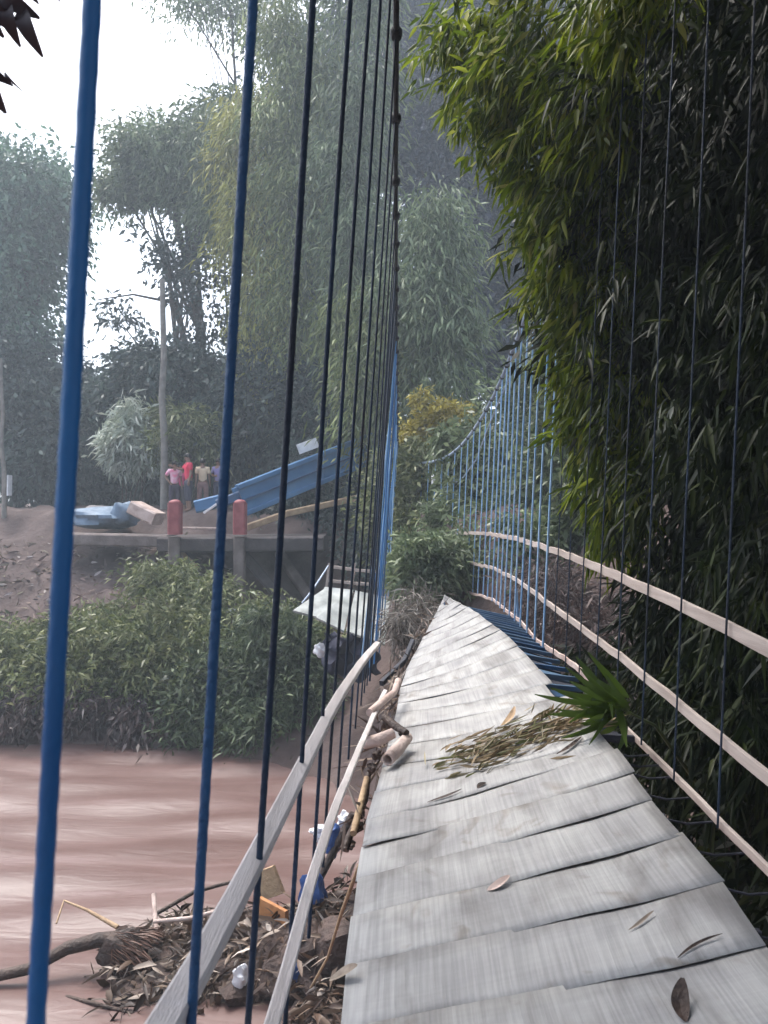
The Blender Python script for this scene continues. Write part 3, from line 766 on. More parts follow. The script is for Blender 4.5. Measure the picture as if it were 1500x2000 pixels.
# ---- people
def person(label, loc, hgt, facing, shirt, pants, pose='stand', sleeves=True, skin=(.20, .11, .075), hair_len=0.0):
    s = 1.2 * hgt / 1.70
    root = thing('person', label, 'person', loc, facing, 'people on the far bank')
    mskin = mat('skin', skin, tuple(v * 1.15 for v in skin), rough=.6, scale=6)
    msh = shirt if not isinstance(shirt, tuple) else mat('shirt', shirt, tuple(min(1, v * 1.2) for v in shirt), rough=.85, scale=7, bump=.3)
    mpa = mat('trousers', pants, tuple(v * 1.3 for v in pants), rough=.9, scale=7, bump=.3)
    mh = mat('hair', (.010, .009, .009), (.02, .017, .015), rough=.5, scale=30)
    def skinmesh(name, V, Ed, R, m, root_i=0, sub=2):
        me = bpy.data.meshes.new(name); me.from_pydata([tuple(c * s for c in v) for v in V], Ed, [])
        o = bpy.data.objects.new(name, me); link(o)
        mo = o.modifiers.new('skin', 'SKIN'); mo.use_smooth_shade = True
        me.skin_vertices[0].data  # layer is made with the modifier
        for i, r in enumerate(R):
            r = r if isinstance(r, tuple) else (r, r)
            me.skin_vertices[0].data[i].radius = (r[0] * s, r[1] * s); me.skin_vertices[0].data[i].use_root = (i == root_i)
        o.modifiers.new('sub', 'SUBSURF').levels = sub
        o.modifiers['sub'].render_levels = sub
        dg = bpy.context.evaluated_depsgraph_get(); dg.update()
        me2 = bpy.data.meshes.new_from_object(o.evaluated_get(dg)); me2.name = name
        bpy.data.objects.remove(o); me2.materials.clear(); me2.materials.append(m); me2.shade_smooth()
        return link(bpy.data.objects.new(name, me2), root)
    ar = {'stand': ((.21, -.02, 1.15), (.23, .05, .90)), 'hips': ((.30, -.04, 1.18), (.17, .10, 1.0)), 'point': ((.27, .12, 1.25), (.30, .38, 1.34)), 'fold': ((.22, .03, 1.14), (.04, .2, 1.12))}
    V = [(0, 0, .93), (0, 0, 1.08), (0, 0, 1.25), (0, 0, 1.40), (0, .01, 1.48), (0, .015, 1.56), (0, .02, 1.63)]
    R = [(.13, .10), (.12, .09), (.145, .10), (.13, .085), .052, (.078, .095), (.072, .088)]
    Ed = [(i, i + 1) for i in range(6)]
    V.append((0, .115, 1.565)); R.append(.016); Ed.append((5, 7))           # nose
    for sx, ps in ((-1, 'stand'), (1, pose)):
        el, wr = ar[ps]
        i = len(V); V += [(sx * .17, 0, 1.385), (sx * el[0], el[1], el[2]), (sx * wr[0], wr[1], wr[2])]; R += [.058, .042, .030]
        Ed += [(3, i), (i, i + 1), (i + 1, i + 2)]
        d = (Vector((sx * wr[0], wr[1], wr[2])) - Vector((sx * el[0], el[1], el[2]))).normalized(); side = d.cross(Vector((sx, .2, .1))).normalized()
        palm = Vector((sx * wr[0], wr[1], wr[2])) + d * .06; V.append(tuple(palm)); R.append((.036, .022)); j = len(V) - 1; Ed.append((i + 2, j))
        for k, ln in enumerate((.075, .088, .08, .06)):
            V.append(tuple(palm + d * ln + side * (k - 1.5) * .021)); R.append(.009); Ed.append((j, len(V) - 1))
        V.append(tuple(palm + d * .025 + side * -.055)); R.append(.011); Ed.append((j, len(V) - 1))
    for sx in (-1, 1):
        i = len(V); V += [(sx * .095, 0, .86), (sx * .11, .015, .48), (sx * .12, -.02, .08), (sx * .125, .13, .035)]; R += [.092, .058, .042, (.04, .03)]
        Ed += [(0, i), (i, i + 1), (i + 1, i + 2), (i + 2, i + 3)]
    skinmesh('body', V, Ed, R, mskin)
    V2 = [(0, 0, .90), (0, 0, 1.08), (0, 0, 1.25), (0, 0, 1.39), (0, .005, 1.45)]; R2 = [(.155, .125), (.145, .115), (.165, .122), (.148, .105), (.075, .07)]; E2 = [(i, i + 1) for i in range(4)]
    for sx, ps in ((-1, 'stand'), (1, pose)):
        el, wr = ar[ps]; i = len(V2)
        V2 += [(sx * .175, 0, 1.388), (sx * (.175 + (el[0] - .175) * .8), el[1] * .8, 1.388 + (el[2] - 1.388) * .8)]; R2 += [.075, .066]; E2 += [(3, i), (i, i + 1)]
    skinmesh('shirt', V2, E2, R2, msh)
    V3 = [(0, 0, .97), (0, 0, .90)]; R3 = [(.150, .118), (.150, .12)]; E3 = [(0, 1)]
    for sx in (-1, 1):
        i = len(V3); V3 += [(sx * .098, 0, .82), (sx * .11, .012, .50), (sx * .118, -.01, .30)]; R3 += [.108, .085, .070]; E3 += [(1, i), (i, i + 1), (i + 1, i + 2)]
    skinmesh('trousers', V3, E3, R3, mpa)
    mb = MB(); hv = []
    nu, nv = 14, 8
    for j in range(nv + 1):
        th = (math.pi * .60) * j / nv
        for i in range(nu):
            a = 2 * math.pi * i / nu; d = Vector((math.sin(th) * math.cos(a), math.sin(th) * math.sin(a), math.cos(th)))
            back = max(0, -d.y)
            hv.append(Vector((d.x * .087, d.y * .108 + .012, d.z * .10 - back * (hair_len + .03) * (th / 1.9) + (.05 if d.y > .3 and th > 1.2 else 0))) * s + Vector((0, 0, 1.625 * s)))
    hf = [(j * nu + i, j * nu + (i + 1) % nu, (j + 1) * nu + (i + 1) % nu, (j + 1) * nu + i) for j in range(nv) for i in range(nu)]
    mb.add(hv, hf); h_ = mb.build('hair', mh, root); h_.modifiers.new('t', 'SOLIDIFY').thickness = .012
    for nm, xs, zz, rr in (('eye', (-.032, .032), 1.585, .011),):
        for x in xs:
            mb = MB(); mb.blob((x * s, .104 * s, zz * s), (rr * s, rr * .6 * s, rr * .7 * s), 1, 8, 6, 0); mb.build(nm, mh, root)
    mb = MB(); mb.blob((0, .102 * s, 1.525 * s), (.024 * s, .008 * s, .008 * s), 1, 8, 6, 0); mb.build('mouth', mat('lips', (.2, .07, .06)), root)
    for x in (-1, 1):
        mb = MB(); mb.blob((x * .083 * s, .01 * s, 1.57 * s), (.012 * s, .022 * s, .034 * s), 1, 8, 6, 0); mb.build('ear', mskin, root)
    return root
def stand(px, Y): 
    x = (px - 750) / F * Y; return (x, Y, hz(x, Y))
M_pinkshirt = mat('pink_white_shirt', (.75, .60, .66), (.80, .16, .30), rough=.85, scale=6)
person('person in a pink and white patterned shirt nearest the left red post', stand(341, 27.9), 1.52, math.radians(200), M_pinkshirt, (.05, .04, .06), 'hips', hair_len=.12)
person('person in a bright red shirt and dark shorts behind the kerb', stand(368, 27.5), 1.72, math.radians(120), (.62, .03, .08), (.03, .03, .05), 'point')
person('person in a pale yellow shirt seen between red shirt and pylon', stand(396, 28.0), 1.55, math.radians(10), (.70, .55, .38), (.22, .13, .12), 'stand')
person('person in a mauve shirt half hidden behind the blue pylon base', stand(427, 28.2), 1.52, math.radians(170), (.20, .17, .34), (.04, .04, .07), 'fold')
person('person in a crimson shirt standing behind the pink patterned shirt', stand(353, 29.0), 1.60, math.radians(185), (.58, .10, .20), (.06, .05, .06), 'stand', hair_len=.1)

# ------------------------------------------------------------------ far bank planting
broad_tree('shade_tree', 'tall blue green tree at the far left edge', 'tree', at(40, 1000, 40), [E(50, 400, 40, 105, 100), E(10, 520, 40, 100, 120), E(60, 500, 41, 40, 90), E(20, 680, 40, 80, 100)], L_teal, 560, 55, .75, .36, .17, seed=2)
broad_tree('shade_tree', 'low dark tree filling the left edge below the tall blue green one', 'tree', at(90, 1000, 37), [E(30, 800, 37, 130, 130), E(140, 790, 38, 65, 75), E(110, 900, 36, 110, 80)], L_dark, 560, 55, .7, .36, .17, seed=3)
broad_tree('shade_tree', 'olive crowned tree overhanging the patch of open sky', 'tree', at(430, 1000, 36), [E(330, 320, 36, 105, 70), E(250, 375, 36, 45, 45), E(415, 390, 36, 75, 110), E(430, 250, 36, 60, 70)], L_grey, 440, 55, .5, .36, .12, seed=4)
broad_tree('shade_tree', 'sparse dark tree whose leaves break up the sky patch', 'tree', at(330, 1000, 34), [E(330, 510, 34, 80, 50), E(400, 600, 34, 60, 80), E(230, 610, 34, 60, 25)], L_dark, 62, 30, .38, .34, .13, seed=5, r0=.2)
broad_tree('shade_tree', 'round dark tree standing behind the wooden pole', 'tree', at(340, 1000, 33), [E(330, 750, 33, 95, 75), E(430, 780, 33, 75, 70), E(230, 800, 33, 70, 60)], L_dark, 420, 55, .5, .34, .14, seed=6)
broad_tree('shade_tree', 'thin feathery tree leaning into the top of the sky', 'tree', at(560, 1000, 38), [E(450, 5, 38, 110, 50), E(380, -40, 38, 120, 50), E(520, 60, 38, 60, 70)], L_grey, 150, 30, .55, .34, .10, seed=7, r0=.16)
broad_tree('shade_tree', 'very tall tree behind the cables, shade put into its slate dark leaf colour', 'tree', at(930, 1000, 44), [E(920, 250, 44, 190, 260), E(860, 40, 44, 170, 160), E(990, 520, 43, 150, 200), E(880, 620, 43, 120, 160), E(1010, 100, 45, 160, 200), E(760, 120, 45, 120, 200), E(1080, 650, 42, 130, 200)], L_navy, 2300, 52, .9, .40, .19, r0=.5, seed=8, group='trees on the far bank')
broad_tree('shade_tree', 'dark understorey tree below the yellow green bamboo', 'tree', at(560, 1000, 32), [E(520, 800, 32, 110, 120), E(640, 840, 31, 110, 110), E(440, 860, 32, 70, 70)], L_dark, 560, 52, .6, .34, .14, seed=9)

broad_tree('shade_tree', 'dark spreading tree half hidden behind the olive bamboo', 'tree', at(640, 1000, 41), [E(620, 500, 41, 130, 200), E(720, 650, 41, 110, 180), E(560, 680, 41, 90, 130), E(640, 250, 41, 110, 150)], L_dark, 950, 52, .8, .38, .18, seed=12)
broad_tree('shade_tree', 'low dark tree behind the palm and the people', 'tree', at(300, 1000, 39), [E(300, 900, 39, 140, 90), E(180, 920, 39, 90, 80), E(420, 900, 39, 90, 90)], L_dark, 480, 52, .7, .36, .17, seed=13)
bamboo_clump('bamboo_clump', 'yellow green bamboo plume at the edge of the open sky', at(500, 1000, 32), [(at(430, 340, 32), .35), (at(455, 230, 32), .25), (at(470, 260, 31.5), .2), (at(510, 190, 32), .12), (at(440, 500, 31), .5), (at(475, 420, 31), .4)], L_yell, seed=21, rad=1.2, per_node=40)
bamboo_clump('bamboo_clump', 'soft green bamboo joining the olive crowned tree to the yellow plume', at(470, 1000, 34), [(at(370, 300, 34), .3), (at(330, 360, 34), .4), (at(410, 240, 34), .2), (at(400, 420, 33.5), .5), (at(440, 330, 33.5), .3), (at(290, 300, 34), .35)], L_grey, seed=26, rad=1.3, per_node=36, start=.45)
bamboo_clump('bamboo_clump', 'tallest olive bamboo reaching past the top of the photo', at(580, 1000, 31), [(at(480, 60, 31), .18), (at(530, -120, 31), .08), (at(600, -180, 31), .08), (at(560, 40, 30.5), .15), (at(510, 260, 30), .4), (at(620, 120, 30), .2), (at(570, 380, 29.8), .5)], L_olive, seed=22, rad=1.7, per_node=42, nodes=44)
bamboo_clump('bamboo_clump', 'grey green bamboo directly behind the left cable', at(690, 1000, 29), [(at(640, -60, 29.5), .1), (at(700, -120, 29.5), .08), (at(760, 0, 29.5), .12), (at(680, 180, 28.8), .25), (at(740, 240, 28.6), .3), (at(630, 330, 28.4), .4), (at(700, 480, 28), .6)], L_grey, seed=23, rad=1.6, per_node=42, nodes=42)
bamboo_clump('bamboo_clump', 'lower pale bamboo clump drooping behind the far cable dip', at(835, 1000, 26), [(at(800, 430, 26), .2), (at(850, 400, 26), .15), (at(905, 480, 26), .3), (at(930, 640, 25.6), .5), (at(770, 560, 25.6), .35), (at(840, 600, 25.2), .5)], L_grey, seed=24, rad=1.35, per_node=44, nodes=38)
bamboo_clump('bamboo_clump', 'dull olive bamboo leaning between cable and dark tree', at(720, 1000, 27), [(at(640, 640, 27), .4), (at(700, 600, 27), .3), (at(760, 680, 27), .4), (at(690, 740, 26.5), .5)], L_olive, seed=25, rad=1.3, per_node=40, nodes=30)

def shrub(name, label, base, ell, m, n_cl=200, per=40, spread=.28, L=.23, W=.06, stems=7, group='bushes on the river bank', seed=1, droop=.2, shell=.5):
    base = Vector(base); base.z = hz(base.x, base.y) - .1
    t = thing(name, label, 'shrub', base, group=group)
    rg_ = random.Random(seed)
    for _ in range(stems):
        c, r = rg_.choice(ell); c = Vector(c) - base
        b0 = Vector((c.x * .5 + rg_.uniform(-.6, .6), c.y * .5 + rg_.uniform(-.4, .4), 0)); b0.z = hz(base.x + b0.x, base.y + b0.y) - base.z - .1
        mb = MB(); e = c + Vector((rg_.uniform(-.6, .6) * r[0], rg_.uniform(-.5, .5) * r[1], rg_.uniform(-.1, .6) * r[2]))
        mb.tube([b0, b0.lerp(e, .5) + Vector((rg_.uniform(-.15, .15), 0, .1)), e], [.035, .025, .01], 5); mb.build('stem', M_bark, t)
    main = crown_leaves([(Vector(c) - base, r) for c, r in ell], n_cl, per, spread, L, W, droop, shell)
    tuft = []
    for _ in range(10):       # shoots that stand proud of the mass
        c, r = rg_.choice(ell); a = rg_.uniform(0, 6.283); k = rg_.uniform(.75, 1.15)
        q = Vector(c) - base + Vector((math.cos(a) * r[0] * k, math.sin(a) * r[1] * .6 * k, r[2] * rg_.uniform(.4, 1.25)))
        tuft.append((q, (spread * .8, spread * .8, spread * rg_.uniform(.8, 1.7))))
    foliage('leaves', [main, crown_leaves(tuft, max(24, n_cl // 8), per, spread * .5, L * 1.15, W * .8, droop + .2, .8)], m, t)
    return t
SG = 'bushes on the river bank'
shrub('riverside_shrub', 'dry looking olive bush at the far left edge of the bank', at(20, 1400, 19.6), [E(20, 1280, 20, 90, 60), E(80, 1325, 19.6, 80, 50)], L_bush, 230, seed=31)
shrub('riverside_shrub', 'wide olive green bush behind the nearest blue rod', at(190, 1400, 19.4), [E(170, 1255, 20.2, 90, 60), E(250, 1280, 19.5, 90, 65), E(150, 1310, 19.2, 90, 50)], L_bush, 330, seed=32)
shrub('riverside_shrub', 'tall light green bush between the first two rods', at(330, 1410, 19.2), [E(330, 1250, 20, 85, 75), E(380, 1300, 19.2, 75, 70), E(300, 1320, 19, 70, 50)], L_bush, 330, seed=33)
shrub('riverside_shrub', 'deep green bush overhanging the water behind the second rod', at(430, 1440, 18.5), [E(430, 1330, 18.8, 85, 75), E(480, 1390, 18.3, 75, 70), E(390, 1400, 18.2, 60, 55)], L_bush2, 300, seed=34)
shrub('riverside_shrub', 'cool green bush at the water edge left of the pale rail', at(550, 1440, 18.0), [E(540, 1290, 18.6, 85, 85), E(590, 1370, 18.0, 60, 75), E(520, 1410, 17.8, 70, 60)], L_bush2, 320, seed=35)
shrub('riverside_shrub', 'bush growing under the raking struts of the landing', at(560, 1330, 20), [E(520, 1225, 20.2, 60, 45), E(600, 1260, 19.5, 60, 55)], L_bush, 170, seed=36)
shrub('riverside_shrub', 'small tangled shrub below the left concrete column', at(300, 1160, 22), [E(310, 1135, 22, 50, 25), E(390, 1160, 21.5, 55, 35)], L_bush, 110, seed=37, stems=5)
shrub('riverside_shrub', 'shadowed low growth hugging the muddy waterline on the left', at(120, 1430, 18.9), [E(60, 1385, 18.9, 90, 40), E(190, 1390, 18.8, 90, 40), E(300, 1395, 18.6, 80, 40)], leaf_mat('mud_shade_leaf', [(0, (.045, .03, .03)), (.8, (.085, .06, .055)), (1, (.22, .19, .18))]), 190, 30, seed=38, droop=.8, stems=30)  # purple-brown leaf colour holds both mud and the shade under the bushes
shrub('riverside_shrub', 'green bush thicket behind the far right hangers', at(990, 1100, 19), [E(960, 930, 20, 90, 90), E(1040, 870, 20, 100, 120), E(1010, 1010, 19, 100, 80), E(1090, 960, 18, 90, 100), E(920, 1010, 21, 60, 80)], L_grey, 720, 48, .35, .26, .085, seed=39, group='shrubs around the bridge end')
shrub('riverside_shrub', 'tall green shrub between thicket and near bamboo', at(1110, 1050, 17), [E(1100, 760, 19, 80, 110), E(1140, 880, 17, 80, 120), E(1180, 1000, 15, 70, 80)], L_bush2, 420, 46, .33, .24, .08, seed=40, group='shrubs around the bridge end')
shrub('riverside_shrub', 'yellow ochre shrub behind the dip of the right cable', at(860, 950, 23), [E(870, 830, 23, 60, 36), E(830, 870, 22.6, 40, 40), E(905, 850, 23, 30, 30)], leaf_mat('ochre_leaf', [(0, (.16, .135, .02)), (.6, (.32, .27, .04)), (1, (.44, .37, .07))]), 200, 44, .26, .2, .08, seed=41, group='shrubs around the bridge end')
shrub('riverside_shrub', 'dull green undergrowth between the two rows of far hangers', at(820, 1100, 21), [E(820, 960, 22, 45, 90), E(835, 1060, 21, 50, 60), E(780, 1000, 23, 60, 90)], L_bush, 300, 44, .3, .22, .08, seed=42, group='shrubs around the bridge end')
shrub('riverside_shrub', 'brown dry twiggy shrub on the dirt slope below right rails', at(1120, 1230, 13), [E(1110, 1200, 13, 90, 60), E(1190, 1230, 11.5, 80, 50), E(1060, 1150, 14, 60, 40)], leaf_mat('dry_twig', [(0, (.05, .035, .035)), (.8, (.10, .075, .07)), (1, (.24, .18, .16))]), 170, 34, .25, .22, .03, seed=43, group='shrubs around the bridge end')
shrub('riverside_shrub', 'dark brush under the fallen pylon and pole', at(620, 1060, 28), [E(620, 960, 28, 80, 60), E(700, 1010, 27, 80, 70), E(560, 1030, 28, 60, 40), E(740, 1090, 24, 60, 60)], L_dark, 360, 44, .35, .24, .09, seed=44, group='shrubs around the bridge end')

shrub('riverside_shrub', 'dull green growth right past the tip of the deck', at(850, 1140, 16), [E(845, 1100, 16.5, 45, 40), E(900, 1110, 17, 50, 45), E(815, 1110, 16, 30, 50)], L_grey, 230, 44, .25, .22, .06, seed=45, group='shrubs around the bridge end')
shrub('riverside_shrub', 'straw coloured tangle of stems beside the deck tip', at(815, 1190, 14), [E(818, 1195, 14, 18, 36), E(795, 1240, 13, 20, 34)], leaf_mat('straw_stem', [(0, (.07, .06, .05)), (.7, (.18, .16, .135)), (1, (.42, .40, .37))]), 24, 22, .2, .34, .025, seed=46, group='shrubs around the bridge end')
shrub('riverside_shrub', 'grey green brush on the slope behind the top handrail', at(980, 1060, 17), [E(900, 1025, 19.5, 60, 40), E(990, 1035, 18, 80, 45), E(1070, 1070, 15.5, 70, 50)], L_grey, 330, 44, .28, .22, .06, seed=47, group='shrubs around the bridge end')
shrub('riverside_shrub', 'pale silvery shrub between the path and the wooden pole', at(262, 960, 30), [E(262, 845, 30, 40, 50), E(240, 880, 29.8, 36, 36), E(290, 890, 29.6, 30, 30)], L_palm, 130, 30, .28, .42, .08, seed=48, droop=.5, group='shrubs around the bridge end')
shrub('riverside_shrub', 'pale green leafy shrub right behind the people', at(365, 950, 30), [E(355, 830, 30, 45, 40), E(395, 860, 30, 36, 40), E(335, 870, 29.5, 30, 36)], L_bush, 190, 34, .28, .34, .08, seed=49, droop=.4, group='shrubs around the bridge end')
# pale palm
pb = at(330, 960, 31.2); pb.z = hz(pb.x, pb.y)
pt = thing('palm_tree', 'pale fronded palm behind the people', 'palm', pb)
mb = MB(); mb.tube([(0, 0, -.1), (.05, 0, 1.2), (0, 0, 2.6)], [.16, .13, .10], 8); mb.build('trunk', M_bark, pt)
for k in range(12):
    a = k * 2.4; el = .05 + .95 * ((k * 7) % 10) / 10; ln = 1.6 + .5 * random.random()
    rach, P, D = [], [], []
    for i in range(9):
        q = i / 8; rr = ln * q
        pnt = Vector((math.cos(a) * rr * math.cos(el), math.sin(a) * rr * math.cos(el), 2.6 + rr * math.sin(el) - .55 * rr * rr * .55)); rach.append(pnt)
    mb = MB(); mb.tube(rach, [.03 - .003 * i for i in range(9)], 5)
    fr = mb.build('frond', M_culm, pt)
    for i in range(1, 8):
        tdir = (rach[i + 1] - rach[i - 1]).normalized(); sd_ = tdir.cross(Vector((0, 0, 1))).normalized()
        for sg in (-1, 1):
            for o_ in (0, .5):
                P.append(tuple(rach[i].lerp(rach[i + 1], o_))); D.append(tuple(sd_ * sg + tdir * .7 - Vector((0, 0, .35))))
    foliage('leaflets', [leaf_arrays(np.array(P), np.array(D), .62, .07, .25)], L_palm, fr)

# ------------------------------------------------------------------ near bamboo on the right
NEAR = [  # px, py, Y, radius m, sprays
    (1225, 40, 5.9, .35, 40), (1195, 190, 6.4, .35, 40), (1160, 330, 7.0, .35, 40), (1270, -40, 5.4, .4, 40),
    (930, 90, 8.2, .55, 55), (1000, 190, 7.8, .6, 70), (1010, 40, 7.6, .7, 70), (1090, 110, 7.4, .8, 85), (1060, 300, 7.7, .45, 50), (1105, 400, 7.5, .5, 60),
    (1150, 250, 7.2, .7, 70), (1140, 540, 7.4, .45, 60), (1180, 470, 7.2, .55, 60), (1160, 640, 7.3, .35, 40), (1200, 740, 7.1, .45, 55), (1215, 880, 7.0, .45, 55),
    (1240, 1000, 6.8, .4, 45), (1300, 200, 6.6, 1.0, 80), (1290, 480, 6.8, .8, 70), (1330, 720, 6.4, .8, 75), (1380, 950, 6.0, .7, 65), (1420, 380, 6.0, 1.0, 70),
    (1450, 120, 5.8, 1.0, 60), (1480, 700, 5.4, .8, 60), (1490, 980, 5.1, .7, 50), (1340, 1150, 6.2, .5, 45), (1290, 1240, 6.2, .4, 40), (1440, 1290, 5.3, .5, 45),
    (1380, 1400, 5.4, .45, 40), (1480, 1480, 4.8, .45, 40), (1330, 1330, 5.8, .35, 25), (1570, 1150, 4.8, .6, 40), (1600, 500, 5, 1.0, 50)]
def sprays(items, per=12, L=.17, W=.024, lean=(-.75, -.25, -.55)):
    P, D = [], []
    for px, py, Y, r, n in items:
        c = np.array(tuple(at(px, py, Y)))
        d = norm(rng.normal(size=(n, 3))) * (rng.random((n, 1)) ** .45) * r
        for q in c + d * np.array([[1, 1, 1.1]]):
            ax = np.array(lean) + rng.normal(size=3) * .35; ax /= np.linalg.norm(ax)
            ln = .16 + .22 * rng.random()
            t = rng.random((per, 1)); pos = q + ax * ln * t + rng.normal(size=(per, 3)) * .035
            dd = ax[None] * .55 + rng.normal(size=(per, 3)) * .42 + np.array([[0, 0, -.55]])
            P.append(pos); D.append(dd)
    P, D = np.concatenate(P), np.concatenate(D); n = len(P)
    return leaf_arrays(P, D, L * (.55 + .8 * rng.random(n)), W * (.7 + .7 * rng.random(n)), .22, long=True)
def near_bamboo(label, base, items, back, culm_tops, seed, lm=None):
    base = Vector(base); base.z = hz(base.x, base.y) - .1
    t = thing('bamboo_clump', label, 'bamboo', (0, 0, 0), group='bamboo clumps beside the bridge')
    rg_ = random.Random(seed)
    for tp in culm_tops:
        b0 = base + Vector((rg_.uniform(-.4, .4), rg_.uniform(-.4, .4), 0)); tp = Vector(tp); ctrl = Vector((b0.x, b0.y, tp.z * 1.15 + 1))
        pts = [b0 * (1 - q) ** 2 + ctrl * 2 * q * (1 - q) + tp * q * q for q in [i / 16 for i in range(17)]]
        mb = MB(); mb.tube(pts, [.035 * (1 - .85 * i / 16) for i in range(17)], 8); mb.build('culm', M_culm, t)
    foliage('leaf_sprays', [sprays(items, L=.20 if lm else .21, W=.029 if lm else .034)], lm or L_near, t)
    if back:
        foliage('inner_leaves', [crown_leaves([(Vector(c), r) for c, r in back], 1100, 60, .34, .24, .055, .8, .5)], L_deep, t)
    return t
near_bamboo('bright green bamboo arching over the bridge cable at top right', (4.0, 9.5, 0), NEAR[:17], [((3.9, 9.0, 4.5), (1.4, 1.2, 2.0)), ((3.0, 8.9, 2.4), (.9, .8, 1.3)), ((4.6, 9.0, 1.5), (1.2, 1.0, 2.2)), ((4.4, 8.4, -.6), (.9, .9, 1.2))],
            [at(930, 60, 8.3), at(1010, 200, 7.9), at(1080, 330, 7.8), at(1150, 560, 7.5), at(1190, 800, 7.3), at(1100, 60, 7.6)], 51)
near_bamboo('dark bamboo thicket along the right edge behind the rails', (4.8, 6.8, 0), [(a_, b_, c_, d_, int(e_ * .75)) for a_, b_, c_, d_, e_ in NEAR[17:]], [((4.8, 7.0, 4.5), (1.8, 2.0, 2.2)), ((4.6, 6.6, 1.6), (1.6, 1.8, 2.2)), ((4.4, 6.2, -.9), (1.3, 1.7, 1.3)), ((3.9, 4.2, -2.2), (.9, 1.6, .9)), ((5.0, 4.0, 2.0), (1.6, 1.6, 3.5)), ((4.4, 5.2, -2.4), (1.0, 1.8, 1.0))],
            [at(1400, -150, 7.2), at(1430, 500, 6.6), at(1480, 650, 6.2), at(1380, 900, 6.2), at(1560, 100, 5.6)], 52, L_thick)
shrub('riverside_shrub', 'shade darkened undergrowth filling the bank below the lowest right rail', (3.4, 3.4, 0), [((2.7, 3.2, -3.3), (.8, 1.3, .8)), ((3.2, 4.6, -2.5), (.8, 1.2, .9)), ((3.0, 6.2, -2.4), (.7, 1.1, .8)), ((2.6, 7.8, -2.5), (.6, 1.0, .7)), ((2.3, 2.0, -3.9), (.7, 1.0, .7)), ((3.6, 3.4, -1.6), (.7, 1.2, .9)), ((2.2, 5.0, -3.8), (.7, 1.5, .8))], L_thick, 420, 40, .25, .20, .05, group='shrubs around the bridge end', seed=61, droop=.6)  # leaf colour carries the near-black shade of the gap below the rails
# unseen canopy added over the camera, spread along the sun path for deck shade
t = thing('bamboo_clump', 'unseen bamboo canopy added to shade the near end of the bridge', 'bamboo', (0, 0, 0), group='bamboo clumps beside the bridge')
for tp, b0 in (((.5, 1.5, 5.6), (4.6, 1.0)), ((1.5, -1, 5.8), (4.8, -1.5)), ((2.0, 4.2, 6.0), (4.9, 4.2))):
    b = Vector((b0[0], b0[1], hz(*b0))); tp = Vector(tp); ctrl = Vector((b.x, b.y, 7.5))
    mb = MB(); mb.tube([b * (1 - q) ** 2 + ctrl * 2 * q * (1 - q) + tp * q * q for q in [i / 14 for i in range(15)]], [.04 * (1 - .8 * i / 14) for i in range(15)], 8); mb.build('culm', M_culm, t)
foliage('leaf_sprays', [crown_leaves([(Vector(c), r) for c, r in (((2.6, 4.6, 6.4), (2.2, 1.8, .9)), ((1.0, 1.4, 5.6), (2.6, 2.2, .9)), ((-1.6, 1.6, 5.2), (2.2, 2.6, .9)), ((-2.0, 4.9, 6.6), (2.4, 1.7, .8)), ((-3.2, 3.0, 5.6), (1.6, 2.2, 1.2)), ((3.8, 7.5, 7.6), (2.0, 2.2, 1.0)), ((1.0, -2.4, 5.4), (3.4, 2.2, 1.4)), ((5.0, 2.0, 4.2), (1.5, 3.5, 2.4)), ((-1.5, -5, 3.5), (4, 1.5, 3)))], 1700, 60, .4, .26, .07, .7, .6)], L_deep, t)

# hanging leaf sprig at the top left corner, close to the camera
hb = thing('hanging_branch', 'dark leaf sprig dangling into the top left corner', 'branch', at(-120, -160, 1.6))
o0 = -at(-120, -160, 1.6)
M_dleaf = leaf_mat('dusky_leaf', [(0, (.030, .022, .026)), (1, (.05, .036, .04))], trans=.1)
mb = MB(); mb.tube([Vector((-2.6, -1.2, 1.4)), Vector((-1.2, -.5, .7)), Vector((0, 0, 0)), at(-20, -20, 1.6) + o0, at(10, 15, 1.6) + o0], [.03, .02, .012, .006, .004], 7); mb.build('twig', M_bark, hb)
mb = MB(); mb.tube([at(-60, -80, 1.6) + o0, at(-40, 60, 1.6) + o0, at(-10, 150, 1.6) + o0], [.008, .005, .003], 7); mb.build('twig', M_bark, hb)
def big_leaf(mb, a, b, w, bend=.03):
    a, b = Vector(a), Vector(b); d = b - a; s = d.cross(Vector((0, 1, .25))).normalized(); n = d.normalized().cross(s)
    vs = []
    N = 10
    for i in range(N + 1):
        q = i / N; ww = w * (math.sin(math.pi * min(1, q * .93 + .03)) ** .8) * (1 - .35 * q); c = a + d * q + n * bend * math.sin(math.pi * q)
        vs += [c - s * ww / 2 + n * ww * .15, c, c + s * ww / 2 + n * ww * .15]
    fs = []
    for i in range(N):
        for k in range(2):
            j = i * 3 + k; fs.append((j, j + 1, j + 4, j + 3))
    mb.add(vs, fs)
for (a, b, w) in (((45, 15), (84, 112), .042), ((18, 5), (40, 92), .042), ((-25, 5), (30, 62), .05), ((-25, -15), (78, 36), .05), ((-30, 10), (8, 74), .045), ((-22, 135), (12, 222), .05), ((12, 140), (50, 184), .008), ((-30, 130), (26, 168), .03), ((40, -40), (76, 8), .03), ((105, -20), (118, 4), .02)):
    mb = MB(); big_leaf(mb, at(*a, 1.6) + o0, at(*b, 1.6) + o0, w); mb.build('leaf', M_dleaf, hb)

